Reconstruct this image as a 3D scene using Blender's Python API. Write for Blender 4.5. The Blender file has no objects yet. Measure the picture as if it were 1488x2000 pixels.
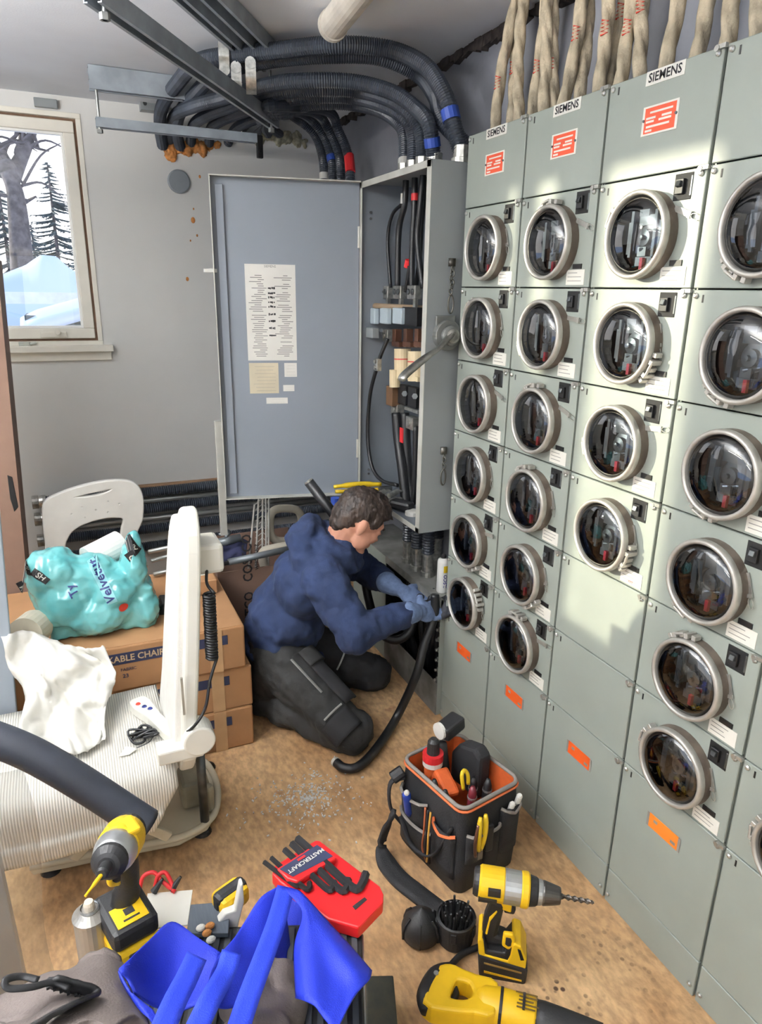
import bpy, bmesh, math, random
from mathutils import Vector, Matrix, noise
random.seed(7)
SC = bpy.context.scene
COL = SC.collection
PI = math.pi
# ---------------- camera ----------------
CAMH = 1.66
FPX, PCX, PCY = 1358.0, 744.0, 1000.0
RM = Matrix(((0.913218, 0.109508, -0.392481), (-0.407134, 0.284419, -0.867956), (0.01658, 0.952425, 0.304321)))
def _orth(m):
    y = Vector((m[1][0], m[1][1], m[1][2])).normalized()
    z = Vector((m[2][0], m[2][1], m[2][2])); z = (z - y * y.dot(z)).normalized()
    x = y.cross(z)
    return Matrix((x, y, z))
RM = _orth(RM)
cd = bpy.data.cameras.new('camera'); cam = bpy.data.objects.new('camera', cd); COL.objects.link(cam)
cam.matrix_world = Matrix.Translation((0, 0, CAMH)) @ RM.to_4x4()
cd.sensor_fit = 'HORIZONTAL'; cd.sensor_width = 36.0; cd.lens = FPX / 1488.0 * 36.0; cd.clip_start = 0.02; cd.clip_end = 300
SC.camera = cam
def ray(px, py):
    return RM @ Vector((px - PCX, -(py - PCY), -FPX))
def ax(px, py, x):
    r = ray(px, py); return r * (x / r.x) + Vector((0, 0, CAMH))
def at(px, py, y):
    r = ray(px, py); return r * (y / r.y) + Vector((0, 0, CAMH))
def az(px, py, z=0.0):
    r = ray(px, py); return r * ((z - CAMH) / r.z) + Vector((0, 0, CAMH))
# ---------------- world, sun, exposure ----------------
SC.view_settings.view_transform = 'Standard'; SC.view_settings.look = 'None'
SC.view_settings.exposure = 0.0; SC.view_settings.gamma = 1.0; SC.view_settings.use_curve_mapping = False
w = bpy.data.worlds.new('winter_sky'); SC.world = w; w.use_nodes = True
nt = w.node_tree; nt.nodes.clear()
out = nt.nodes.new('ShaderNodeOutputWorld'); bg = nt.nodes.new('ShaderNodeBackground')
tc = nt.nodes.new('ShaderNodeTexCoord'); sx = nt.nodes.new('ShaderNodeSeparateXYZ'); rp = nt.nodes.new('ShaderNodeValToRGB')
nt.links.new(tc.outputs['Generated'], sx.inputs[0]); nt.links.new(sx.outputs['Z'], rp.inputs[0])
rp.color_ramp.elements[0].position = 0.0; rp.color_ramp.elements[0].color = (1.0, 0.97, 0.95, 1)
rp.color_ramp.elements[1].position = 0.75; rp.color_ramp.elements[1].color = (0.36, 0.55, 0.95, 1)
e = rp.color_ramp.elements.new(0.28); e.color = (0.86, 0.92, 1.0, 1)
nt.links.new(rp.outputs[0], bg.inputs[0]); nt.links.new(bg.outputs[0], out.inputs[0])
bg.inputs[1].default_value = 2.0
sd = bpy.data.lights.new('sun', 'SUN'); so = bpy.data.objects.new('sun', sd); COL.objects.link(so)
sd.energy = 6.0; sd.color = (1.0, 0.93, 0.70); sd.angle = math.radians(0.9)
SUND = Vector((1.0, -0.70, -0.18)).normalized()
so.rotation_euler = SUND.to_track_quat('-Z', 'Y').to_euler(); so.location = (-6, 5, 4)
# ---------------- helpers ----------------
def lin(c):
    r = []
    for x in c[:3]:
        x = x / 255.0
        r.append(x / 12.92 if x <= 0.04045 else ((x + 0.055) / 1.055) ** 2.4)
    return (r[0], r[1], r[2], 1.0)
MATS = {}
def mat(name, col, rough=0.6, metal=0.0, var=0.06, scale=12.0, bump=0.0, bscale=None, col2=None, spec=0.5, coat=0.0, alpha=1.0, trans=0.0, stretch=None):
    if name in MATS: return MATS[name]
    m = bpy.data.materials.new(name); m.use_nodes = True; n = m.node_tree; b = n.nodes['Principled BSDF']
    b.inputs['Roughness'].default_value = rough; b.inputs['Metallic'].default_value = metal
    b.inputs['Specular IOR Level'].default_value = spec; b.inputs['Coat Weight'].default_value = coat
    b.inputs['Alpha'].default_value = alpha; b.inputs['Transmission Weight'].default_value = trans
    t = n.nodes.new('ShaderNodeTexCoord'); vec = t.outputs['Object']
    if stretch:
        mp = n.nodes.new('ShaderNodeMapping'); mp.inputs['Scale'].default_value = stretch
        n.links.new(vec, mp.inputs[0]); vec = mp.outputs[0]
    c = lin(col); c2 = lin(col2) if col2 else tuple(max(0, x * (1 - var * 2.2)) for x in c[:3]) + (1,)
    if not col2: c = tuple(min(1, x * (1 + var)) for x in c[:3]) + (1,)
    nz = n.nodes.new('ShaderNodeTexNoise'); nz.inputs['Scale'].default_value = scale; nz.inputs['Detail'].default_value = 5
    n.links.new(vec, nz.inputs['Vector'])
    r = n.nodes.new('ShaderNodeValToRGB'); r.color_ramp.elements[0].position = 0.35; r.color_ramp.elements[1].position = 0.68
    r.color_ramp.elements[0].color = c2; r.color_ramp.elements[1].color = c
    n.links.new(nz.outputs['Fac'], r.inputs[0]); n.links.new(r.outputs[0], b.inputs['Base Color'])
    if bump:
        nb = n.nodes.new('ShaderNodeTexNoise'); nb.inputs['Scale'].default_value = bscale or scale * 8; nb.inputs['Detail'].default_value = 3
        n.links.new(vec, nb.inputs['Vector'])
        bn = n.nodes.new('ShaderNodeBump'); bn.inputs['Strength'].default_value = bump; bn.inputs['Distance'].default_value = 0.004
        n.links.new(nb.outputs['Fac'], bn.inputs['Height']); n.links.new(bn.outputs[0], b.inputs['Normal'])
    MATS[name] = m
    return m
def glassmat(name, tint=(255, 255, 255), refl=0.05, rough=0.01):
    if name in MATS: return MATS[name]
    m = bpy.data.materials.new(name); m.use_nodes = True; n = m.node_tree; n.nodes.clear()
    o = n.nodes.new('ShaderNodeOutputMaterial'); mx = n.nodes.new('ShaderNodeMixShader')
    tr = n.nodes.new('ShaderNodeBsdfTransparent'); gl = n.nodes.new('ShaderNodeBsdfGlossy'); fr = n.nodes.new('ShaderNodeFresnel')
    tr.inputs[0].default_value = lin(tint); gl.inputs['Roughness'].default_value = rough; fr.inputs[0].default_value = 1.5
    ad = n.nodes.new('ShaderNodeMath'); ad.operation = 'ADD'; ad.use_clamp = True; ad.inputs[1].default_value = refl
    n.links.new(fr.outputs[0], ad.inputs[0]); n.links.new(ad.outputs[0], mx.inputs[0])
    n.links.new(tr.outputs[0], mx.inputs[1]); n.links.new(gl.outputs[0], mx.inputs[2]); n.links.new(mx.outputs[0], o.inputs[0])
    MATS[name] = m
    return m
def crm(pts, n=8):
    P = [Vector(p) for p in pts]; P = [P[0] * 2 - P[1]] + P + [P[-1] * 2 - P[-2]]; o = []
    for i in range(1, len(P) - 2):
        a, b, c, d = P[i - 1:i + 3]
        for k in range(n):
            t = k / n
            o.append(0.5 * ((2 * b) + (c - a) * t + (2 * a - 5 * b + 4 * c - d) * t * t + (3 * b - a - 3 * c + d) * t ** 3))
    o.append(P[-2].copy()); return o
def resample(path, step):
    o = [path[0].copy()]; acc = 0.0
    for a, b in zip(path, path[1:]):
        L = (b - a).length
        if L < 1e-9: continue
        d = step - acc
        while d <= L:
            o.append(a + (b - a) * (d / L)); d += step
        acc = L - (d - step)
    return o
def basis(d):
    d = d.normalized(); u = Vector((0, 0, 1)) if abs(d.z) < 0.9 else Vector((0, 1, 0))
    a = u.cross(d).normalized(); return a, d.cross(a)
class G:
    def __init__(s): s.v = []; s.f = []; s.mi = []; s.m = 0
    def add(s, vs, fs):
        o = len(s.v); s.v += [Vector(x) for x in vs]; s.f += [tuple(i + o for i in f) for f in fs]; s.mi += [s.m] * len(fs); return s
    def bb(s, x0, x1, y0, y1, z0, z1):
        return s.add([(x0, y0, z0), (x1, y0, z0), (x1, y1, z0), (x0, y1, z0), (x0, y0, z1), (x1, y0, z1), (x1, y1, z1), (x0, y1, z1)],
                     [(0, 3, 2, 1), (4, 5, 6, 7), (0, 1, 5, 4), (1, 2, 6, 5), (2, 3, 7, 6), (3, 0, 4, 7)])
    def ob(s, c, size, R=None):
        c = Vector(c); h = [x / 2 for x in size]; vs = []
        for x, y, z in ((-1, -1, -1), (1, -1, -1), (1, 1, -1), (-1, 1, -1), (-1, -1, 1), (1, -1, 1), (1, 1, 1), (-1, 1, 1)):
            q = Vector((x * h[0], y * h[1], z * h[2])); vs.append(c + (R @ q if R else q))
        return s.add(vs, [(0, 3, 2, 1), (4, 5, 6, 7), (0, 1, 5, 4), (1, 2, 6, 5), (2, 3, 7, 6), (3, 0, 4, 7)])
    def tube(s, path, r, n=10, cap=True, flat=1.0):
        path = [Vector(p) for p in path]; N = len(path); vs = []
        d = (path[1] - path[0]).normalized(); a, b = basis(d)
        for i, p in enumerate(path):
            nd = (path[min(i + 1, N - 1)] - path[max(i - 1, 0)])
            nd = nd.normalized() if nd.length > 1e-9 else d
            q = d.rotation_difference(nd); a = q @ a; b = q @ b; d = nd
            rr = r(i / (N - 1)) if callable(r) else (r[i] if isinstance(r, (list, tuple)) else r)
            for k in range(n):
                t = 2 * PI * k / n; vs.append(p + a * (math.cos(t) * rr) + b * (math.sin(t) * rr * flat))
        fs = [(i * n + k, i * n + (k + 1) % n, (i + 1) * n + (k + 1) % n, (i + 1) * n + k) for i in range(N - 1) for k in range(n)]
        if cap: fs += [tuple(range(n - 1, -1, -1)), tuple((N - 1) * n + k for k in range(n))]
        return s.add(vs, fs)
    def cyl(s, p0, p1, r0, r1=None, n=16, cap=True):
        return s.tube([p0, p1], [r0, r0 if r1 is None else r1], n, cap)
    def lathe(s, prof, o, axis, n=24, cap=True):
        o = Vector(o); d = Vector(axis).normalized(); a, b = basis(d); vs = []
        for r, h in prof:
            for k in range(n):
                t = 2 * PI * k / n; vs.append(o + d * h + a * (math.cos(t) * r) + b * (math.sin(t) * r))
        N = len(prof)
        fs = [(i * n + k, i * n + (k + 1) % n, (i + 1) * n + (k + 1) % n, (i + 1) * n + k) for i in range(N - 1) for k in range(n)]
        if cap: fs += [tuple(range(n - 1, -1, -1)), tuple((N - 1) * n + k for k in range(n))]
        return s.add(vs, fs)
    def sph(s, c, r, n=12, R=None):
        c = Vector(c); r = (r, r, r) if isinstance(r, (int, float)) else r; m = n // 2 + 1; vs = []; fs = []
        for i in range(m + 1):
            ph = PI * i / m
            for k in range(n):
                t = 2 * PI * k / n; q = Vector((math.sin(ph) * math.cos(t) * r[0], math.sin(ph) * math.sin(t) * r[1], math.cos(ph) * r[2]))
                vs.append(c + (R @ q if R else q))
        for i in range(m):
            for k in range(n): fs.append((i * n + k, (i + 1) * n + k, (i + 1) * n + (k + 1) % n, i * n + (k + 1) % n))
        return s.add(vs, fs)
    def prism(s, poly, o, u, v, n, t):
        o, u, v, n = Vector(o), Vector(u), Vector(v), Vector(n); N = len(poly)
        vs = [o + u * p[0] + v * p[1] for p in poly] + [o + u * p[0] + v * p[1] + n * t for p in poly]
        fs = [tuple(range(N - 1, -1, -1)), tuple(range(N, 2 * N))] + [(i, (i + 1) % N, N + (i + 1) % N, N + i) for i in range(N)]
        return s.add(vs, fs)
    def grid(s, fn, nu, nv, cu=False):
        vs = [fn(i / nu if cu else i / (nu - 1), j / (nv - 1)) for j in range(nv) for i in range(nu)]; fs = []
        for j in range(nv - 1):
            for i in range(nu if cu else nu - 1):
                k = (i + 1) % nu; fs.append((j * nu + i, j * nu + k, (j + 1) * nu + k, (j + 1) * nu + i))
        return s.add(vs, fs)
    def quad(s, a, b, c, d): return s.add([a, b, c, d], [(0, 1, 2, 3)])
    def plate(s, x, t, y0, y1, z0, z1, cy, cz, r, n=32):
        # plate facing -X with a round hole; x = front face, t = thickness
        ang = [2 * PI * k / n + PI / n for k in range(n)]; inner = [(cy + r * math.cos(a), cz + r * math.sin(a)) for a in ang]; outer = []
        for a in ang:
            c, q = math.cos(a), math.sin(a); k = 1e9
            if c > 1e-6: k = min(k, (y1 - cy) / c)
            if c < -1e-6: k = min(k, (y0 - cy) / c)
            if q > 1e-6: k = min(k, (z1 - cz) / q)
            if q < -1e-6: k = min(k, (z0 - cz) / q)
            outer.append([cy + c * k, cz + q * k])
        for (Y, Z) in ((y0, z0), (y0, z1), (y1, z0), (y1, z1)):
            i = min(range(n), key=lambda i: (outer[i][0] - Y) ** 2 + (outer[i][1] - Z) ** 2); outer[i] = [Y, Z]
        vs = [(x, p[0], p[1]) for p in inner] + [(x, p[0], p[1]) for p in outer] + [(x + t, p[0], p[1]) for p in inner] + [(x + t, p[0], p[1]) for p in outer]; fs = []
        for i in range(n):
            j = (i + 1) % n
            fs += [(i, n + i, n + j, j), (n + i, 3 * n + i, 3 * n + j, n + j), (j, 2 * n + j, 2 * n + i, i), (2 * n + j, 3 * n + j, 3 * n + i, 2 * n + i)]
        return s.add(vs, fs)
    def xf(s, M):
        s.v = [M @ p for p in s.v]; return s
WM = {}
def tag(o, label=None, cat=None, group=None, kind=None):
    if label: o['label'] = label
    if cat: o['category'] = cat
    if group: o['group'] = group
    if kind: o['kind'] = kind
    return o
def thing(name, label, cat, loc=(0, 0, 0), rz=0.0, group=None, R=None):
    o = bpy.data.objects.new(name, None); COL.objects.link(o); o.empty_display_size = 0.05
    M = Matrix.Translation(Vector(loc)) @ (R.to_4x4() if R else Matrix.Rotation(rz, 4, 'Z'))
    o.matrix_world = M; WM[o.name] = M
    return tag(o, label, cat, group)
def mk(name, g, m, parent=None, label=None, cat=None, group=None, kind=None, smooth=False, bev=0.0, sub=0, solid=0.0, local=False, off=0.0, nseg=2, rem=0.0, smi=0, disp=None, wn=False):
    me = bpy.data.meshes.new(name); vs = g.v
    o = bpy.data.objects.new(name, me); COL.objects.link(o)
    if parent is not None:
        o.parent = parent; M = WM[parent.name]; WM[o.name] = M
        if not local:
            Mi = M.inverted(); vs = [Mi @ p for p in vs]
    else:
        if not local:
            xs = [p.x for p in vs]; ys = [p.y for p in vs]; zs = [p.z for p in vs]
            c = Vector(((min(xs) + max(xs)) / 2, (min(ys) + max(ys)) / 2, min(zs))); vs = [p - c for p in vs]; o.location = c
            WM[o.name] = Matrix.Translation(c)
        else: WM[o.name] = Matrix.Identity(4)
    me.from_pydata([tuple(p) for p in vs], [], g.f)
    ml = m if isinstance(m, (list, tuple)) else [m]
    for x in ml: me.materials.append(x)
    if len(ml) > 1: me.polygons.foreach_set('material_index', g.mi)
    if smooth: me.polygons.foreach_set('use_smooth', [True] * len(me.polygons))
    me.update()
    if rem:
        x = o.modifiers.new('remesh', 'REMESH'); x.mode = 'VOXEL'; x.voxel_size = rem; x.use_smooth_shade = True
        if smi: x = o.modifiers.new('smooth', 'SMOOTH'); x.iterations = smi; x.factor = 0.5
    if solid:
        x = o.modifiers.new('solid', 'SOLIDIFY'); x.thickness = solid; x.offset = off
    if bev:
        x = o.modifiers.new('bevel', 'BEVEL'); x.width = bev; x.segments = nseg; x.limit_method = 'ANGLE'; x.angle_limit = 0.6
    if sub:
        x = o.modifiers.new('subd', 'SUBSURF'); x.levels = sub; x.render_levels = sub
    if disp:
        for sc_, st in disp:
            tx = bpy.data.textures.new(name + '_fold', 'CLOUDS'); tx.noise_scale = sc_; tx.noise_depth = 1
            x = o.modifiers.new('fold', 'DISPLACE'); x.texture = tx; x.strength = st; x.mid_level = 0.5; x.texture_coords = 'LOCAL'
    return tag(o, label, cat, group, kind)
def copy_tree(o, loc=None, label=None, parent=None, group=None):
    c = o.copy(); COL.objects.link(c); c.parent = parent
    if loc is not None: c.location = loc
    if label: c['label'] = label
    if group: c['group'] = group
    for ch in list(o.children):
        if ch.name in SKIPC: continue
        copy_tree(ch, parent=c)
    return c
SKIPC = set()
_txt = {}
def text_g(s, size, M, bold=False, align='CENTER', ext=0.0004, g=None, shear=0.0, sx=1.0):
    """letters of s as flat mesh; M maps text plane (x right, y up, z out) to world"""
    key = (s, size, align, shear, bold)
    if key not in _txt:
        cu = bpy.data.curves.new('t', 'FONT'); cu.body = s; cu.size = size; cu.align_x = align; cu.align_y = 'CENTER'; cu.shear = shear
        cu.resolution_u = 2; cu.offset = size * 0.02 if bold else 0.0
        o = bpy.data.objects.new('t', cu); COL.objects.link(o); bpy.context.view_layer.update()
        me = bpy.data.meshes.new_from_object(o.evaluated_get(bpy.context.evaluated_depsgraph_get()))
        _txt[key] = ([v.co.copy() for v in me.vertices], [tuple(p.vertices) for p in me.polygons])
        bpy.data.objects.remove(o); bpy.data.meshes.remove(me); bpy.data.curves.remove(cu)
    vs, fs = _txt[key]; g = g or G()
    return g.add([M @ Vector((p.x * sx, p.y, ext)) for p in vs], fs)
def frame(o, u, v):
    u = Vector(u).normalized(); v = Vector(v).normalized(); n = u.cross(v).normalized(); v = n.cross(u)
    return Matrix(((u.x, v.x, n.x, o[0]), (u.y, v.y, n.y, o[1]), (u.z, v.z, n.z, o[2]), (0, 0, 0, 1)))
XW, YB, ZC = 1.45, 3.95, 2.493
XL, YF = -1.4, -1.7
XM = 1.25
# ---------------- structure ----------------
m_wall = mat('wall_paint', (216, 216, 213), 0.75, var=0.025, scale=2.5, bump=0.08, bscale=180)
m_rwall = mat('wall_concrete', (142, 144, 152), 0.7, var=0.12, scale=3.0, bump=0.2, bscale=60)
m_ceil = mat('ceiling_paint', (222, 226, 232), 0.8, var=0.05, scale=1.6, bump=0.1, bscale=140)
m_trim = mat('window_vinyl', (232, 228, 216), 0.45, var=0.02)
m_trimb = mat('window_gap_wood', (120, 92, 72), 0.7, var=0.1, scale=30)
def floor_mat():
    m = bpy.data.materials.new('floor_board'); m.use_nodes = True; n = m.node_tree; b = n.nodes['Principled BSDF']; b.inputs['Roughness'].default_value = 0.78
    t = n.nodes.new('ShaderNodeTexCoord')
    def nz(s, d=6, st=None):
        x = n.nodes.new('ShaderNodeTexNoise'); x.inputs['Scale'].default_value = s; x.inputs['Detail'].default_value = d
        if st:
            mp = n.nodes.new('ShaderNodeMapping'); mp.inputs['Scale'].default_value = st; n.links.new(t.outputs['Object'], mp.inputs[0]); n.links.new(mp.outputs[0], x.inputs['Vector'])
        else: n.links.new(t.outputs['Object'], x.inputs['Vector'])
        return x
    def ramp(src, p0, c0, p1, c1):
        r = n.nodes.new('ShaderNodeValToRGB'); r.color_ramp.elements[0].position = p0; r.color_ramp.elements[0].color = c0
        r.color_ramp.elements[1].position = p1; r.color_ramp.elements[1].color = c1; n.links.new(src, r.inputs[0]); return r
    def mix(a, bb, f, typ='MIX'):
        x = n.nodes.new('ShaderNodeMixRGB'); x.blend_type = typ; n.links.new(a, x.inputs[1])
        if hasattr(bb, 'links'): n.links.new(bb, x.inputs[2])
        else: x.inputs[2].default_value = bb
        if hasattr(f, 'links'): n.links.new(f, x.inputs[0])
        else: x.inputs[0].default_value = f
        return x.outputs[0]
    base = ramp(nz(3.2).outputs['Fac'], 0.32, lin((168, 128, 88)), 0.66, lin((214, 178, 134)))
    fine = ramp(nz(60, 4, (1, 0.5, 1)).outputs['Fac'], 0.35, (0.62, 0.6, 0.58, 1), 0.65, (1.12, 1.1, 1.06, 1))
    c = mix(base.outputs[0], fine.outputs[0], 0.8, 'MULTIPLY')
    rust = ramp(nz(9, 3).outputs['Fac'], 0.70, (0, 0, 0, 1), 0.78, (1, 1, 1, 1)); c = mix(c, lin((120, 62, 26)), rust.outputs[0])
    # dark drips with a shape of their own (oil spots near the drill)
    vo = n.nodes.new('ShaderNodeTexVoronoi'); vo.inputs['Scale'].default_value = 46; n.links.new(t.outputs['Object'], vo.inputs['Vector'])
    sp = ramp(vo.outputs['Distance'], 0.22, (1, 1, 1, 1), 0.34, (0, 0, 0, 1))
    dm = n.nodes.new('ShaderNodeVectorMath'); dm.operation = 'DISTANCE'; n.links.new(t.outputs['Object'], dm.inputs[0]); dm.inputs[1].default_value = FLOOR_SPOT
    ring = ramp(dm.outputs['Value'], 0.05, (1, 1, 1, 1), 0.26, (0, 0, 0, 1)); pm = ramp(nz(7, 2).outputs['Fac'], 0.42, (0, 0, 0, 1), 0.52, (1, 1, 1, 1))
    f = mix(sp.outputs[0], ring.outputs[0], 1.0, 'MULTIPLY'); f = mix(f, pm.outputs[0], 1.0, 'MULTIPLY')
    c = mix(c, lin((58, 36, 20)), f)
    n.links.new(c, b.inputs['Base Color'])
    bn = n.nodes.new('ShaderNodeBump'); bn.inputs['Strength'].default_value = 0.35; bn.inputs['Distance'].default_value = 0.004
    n.links.new(nz(90, 4).outputs['Fac'], bn.inputs['Height']); n.links.new(bn.outputs[0], b.inputs['Normal'])
    return m
FC = Vector(((XL + XW) / 2, (YF + YB) / 2, -0.06)); FLOOR_SPOT = az(1120, 1860) - FC
mk('floor', G().bb(XL - .3, XW + .2, YF - .3, YB + .2, -.06, 0), floor_mat(), kind='structure')
mk('ceiling', G().bb(XL - .3, XW + .2, YF - .3, YB + .25, ZC, ZC + .1), m_ceil, kind='structure')
mk('wall_right', G().bb(XW, XW + .2, YF - .3, YB + .2, 0, ZC), m_rwall, kind='structure')
WX0, WX1, WZ0, WZ1 = -0.80, 0.195, 1.365, 2.425
g = G(); g.bb(XL - .3, WX0, YB, YB + .2, 0, ZC); g.bb(WX1, XW + .2, YB, YB + .2, 0, ZC); g.bb(WX0, WX1, YB, YB + .2, 0, WZ0); g.bb(WX0, WX1, YB, YB + .2, WZ1, ZC)
mk('wall_back', g, m_wall, kind='structure')
# left wall: broad window beside the camera, unseen slots shaped to cast the sun strips
DXL = XM - XL; SH = 0.70 * DXL; SZ = 0.18 * DXL
holes = [(-1.45, 1.55, 0.85, 2.3), (1.14 + SH, 1.50 + SH, 0.765 + SZ, ZC - .06), (1.665 + SH, 1.785 + SH, 0.88 + SZ, ZC - .06), (1.85 + SH, 2.03 + SH, 1.62 + SZ, ZC - .06)]
g = G(); ys = YF - .3
for (a, b_, c, d) in holes:
    g.bb(XL - .06, XL, ys, a, 0, ZC); g.bb(XL - .06, XL, a, b_, 0, c); g.bb(XL - .06, XL, a, b_, d, ZC); ys = b_
g.bb(XL - .06, XL, ys, YB + .2, 0, ZC)
mk('wall_left', g, m_wall, kind='structure')
g = G(); a, b_, c, d = holes[0]
for y in (a, -0.45, 0.55, b_): g.bb(XL - .05, XL + .01, y - .03, y + .03, c, d)
g.bb(XL - .05, XL + .01, a, b_, c - .03, c + .03); g.bb(XL - .05, XL + .01, a, b_, d - .03, d + .03)
mk('window_2', g, m_trim, kind='structure')
g = G(); g.bb(XL - .3, -1.0, YF - .06, YF, 0, ZC); g.bb(-1.0, .2, YF - .06, YF, 0, 1.0); g.bb(-1.0, .2, YF - .06, YF, 2.0, ZC); g.bb(.2, XW + .2, YF - .06, YF, 0, ZC)  # opening behind the camera, added to let in fill light
mk('wall_front', g, m_wall, kind='structure')
g = G(); g.bb(-1.0, .2, YF - .05, YF + .01, .97, 1.03); g.bb(-1.0, .2, YF - .05, YF + .01, 1.97, 2.03)
for x in (-1.0, -.4, .2): g.bb(x - .03, x + .03, YF - .05, YF + .01, 1.0, 2.0)
mk('fill_window', g, m_trim, kind='structure')
# back window: casing, sash, pane
win = thing('window_1', None, None, (WX0, YB, WZ0)); win['kind'] = 'structure'
def rectframe(g, x0, x1, z0, z1, w, y0, y1):
    g.bb(x0, x1, y0, y1, z0, z0 + w); g.bb(x0, x1, y0, y1, z1 - w, z1); g.bb(x0, x0 + w, y0, y1, z0 + w, z1 - w); g.bb(x1 - w, x1, y0, y1, z0 + w, z1 - w); return g
mk('casing', rectframe(G(), WX0, WX1, WZ0, WZ1, .022, YB - .006, YB + .14), m_trim, win, bev=.002)
mk('gap_strip', rectframe(G(), WX0 + .022, WX1 - .022, WZ0 + .022, WZ1 - .022, .012, YB + .02, YB + .1), m_trimb, win)
mk('sash', rectframe(G(), WX0 + .034, WX1 - .034, WZ0 + .034, WZ1 - .034, .05, YB + .0, YB + .05), m_trim, win, bev=.004)
mk('inner_bead', rectframe(G(), WX0 + .084, WX1 - .084, WZ0 + .084, WZ1 - .084, .012, YB + .012, YB + .04), mat('bead_white', (245, 245, 242), .4, var=.01), win, bev=.002)
mk('pane', G().bb(WX0 + .09, WX1 - .09, YB + .025, YB + .029, WZ0 + .09, WZ1 - .09), glassmat('window_glass', refl=0.0), win)
lx = at(105, 655, YB).x; lz = at(105, 655, YB).z
g = G().bb(lx - .06, lx + .06, YB - .012, YB, lz - .01, lz + .018); g.cyl((lx + .02, YB - .03, lz + .016), (lx + .02, YB - .01, lz + .016), .014)
mk('crank_cover', g, m_trim, win, bev=.003)
p = at(50, 672, YB); g = G().bb(p.x - .03, p.x + .02, YB - .014, YB + .01, p.z - .008, p.z + .012); g.cyl((p.x + .02, YB - .01, p.z), (p.x + .05, YB - .012, p.z + .006), .006)
mk('sash_latch', g, mat('latch_metal', (196, 200, 192), .35, .6), win, bev=.002)
g = G().bb(WX0 - .05, WX1 + .045, YB - .05, YB + .1, WZ0 - .03, WZ0 + .002); g.bb(WX0 - .03, WX1 + .035, YB - .018, YB, WZ0 - .075, WZ0 - .028)
mk('trim_1', g, m_trim, kind='structure', bev=.003)
# dark torn joint between ceiling and right wall
g = G(); random.seed(3)
for i in range(70):
    y = 0.4 + i * 0.05; a = .012 + .02 * random.random(); g.ob((XW - a / 2, y, ZC - a * .6), (a, .06, a * 1.4), Matrix.Rotation(random.uniform(-.3, .3), 3, 'X'))
mk('trim_2', g, mat('torn_joint', (62, 54, 50), .9, var=.3, scale=40), kind='structure')
emat = bpy.data.materials.new('fill_lamp_tube'); emat.use_nodes = True; emat.node_tree.nodes['Principled BSDF'].inputs['Emission Color'].default_value = (1, .97, .92, 1); emat.node_tree.nodes['Principled BSDF'].inputs['Emission Strength'].default_value = 4
def lamp(x, y, lab, e, eu):  # unseen lamps, added to fill the room and brighten the ceiling
    zl = ZC - .42; t = thing('added_fill_lamp', lab, 'lamp', (x, y, zl - .02), group='added fill lamps out of view')
    mk('housing', G().bb(x - .05, x + .05, y - .62, y + .62, zl + .02, zl + .06), m_trim, t, bev=.004)
    for s in (-1, 1): mk('tube', G().cyl((x + s * .03, y - .58, zl), (x + s * .03, y + .58, zl), .013), emat, t, smooth=True); mk('cord', G().cyl((x, y + s * .5, zl + .06), (x, y + s * .5, ZC), .003, n=6), m_trim, t)
    for (en, rot, zz) in ((e, 0, zl - .03), (eu, PI, zl + .07)):
        l = bpy.data.lights.new('fill_light', 'AREA'); l.shape = 'RECTANGLE'; l.size = .16; l.size_y = 1.2; l.energy = en; l.color = (1.0, .975, .94)
        lo = bpy.data.objects.new('fill_light', l); COL.objects.link(lo); lo.location = (x, y, zz); lo.rotation_euler.x = rot
lamp(-1.05, -.3, 'added unseen fill lamp hanging left of the camera', 12, 50)
lamp(-1.05, 1.55, 'added unseen fill lamp hanging beside the tall carton', 7, 230)
# ---------------- meter stacks ----------------
m_cab = mat('cabinet_grey_green', (146, 153, 145), 0.42, var=0.03, scale=5, bump=0.03, bscale=220, spec=.45)
m_gap = mat('cabinet_inside', (48, 50, 50), 0.8)
m_ring = mat('ring_aluminium', (194, 191, 184), 0.42, .55, var=0.08, scale=30)
m_ring2 = mat('collar_steel', (120, 108, 98), 0.5, .5, var=.15, scale=25)
m_blk = mat('black_plastic', (24, 24, 26), 0.45, var=.15)
m_dark = mat('meter_base', (26, 28, 32), 0.6, var=.2)
m_zinc = mat('zinc', (196, 196, 190), 0.35, .75, var=.1, scale=40)
m_card = mat('card_white', (232, 230, 220), .7, var=.02)
m_ink = mat('ink_black', (28, 28, 30), .7); m_inkr = mat('ink_red', (206, 62, 44), .7)
m_warn = mat('label_red_orange', (214, 82, 50), .55, var=.05); m_or = mat('label_orange', (224, 92, 36), .5, var=.04); m_or2 = mat('label_amber', (232, 132, 46), .5, var=.04)
m_steel = mat('meter_steel', (104, 108, 110), .35, .8, var=.25); m_alu = mat('meter_bars', (96, 100, 104), .4, .6, var=.2)
m_redtag = mat('meter_red_flag', (196, 36, 56), .5)
g_meter = glassmat('meter_glass', (205, 212, 220), refl=.085, rough=.02)
ZS = [2.13, 1.915, 1.673, 1.433, 1.189, .950, .707, .470, .114, 0.0]
YS = [2.143, 1.822, 1.494, 1.163, .838, .513]
NEAR = -1.45
random.seed(11)
cabs = ['tall grey meter cabinet next to the open disconnect switch', 'grey meter cabinet second from the open disconnect switch', 'grey meter cabinet with only four meters above two blank covers',
        'grey meter cabinet with an amber label on its bottom cover', 'nearest grey meter cabinet cut off by the right edge of the picture']
nmeters = [6, 6, 4, 6, 6]
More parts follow.
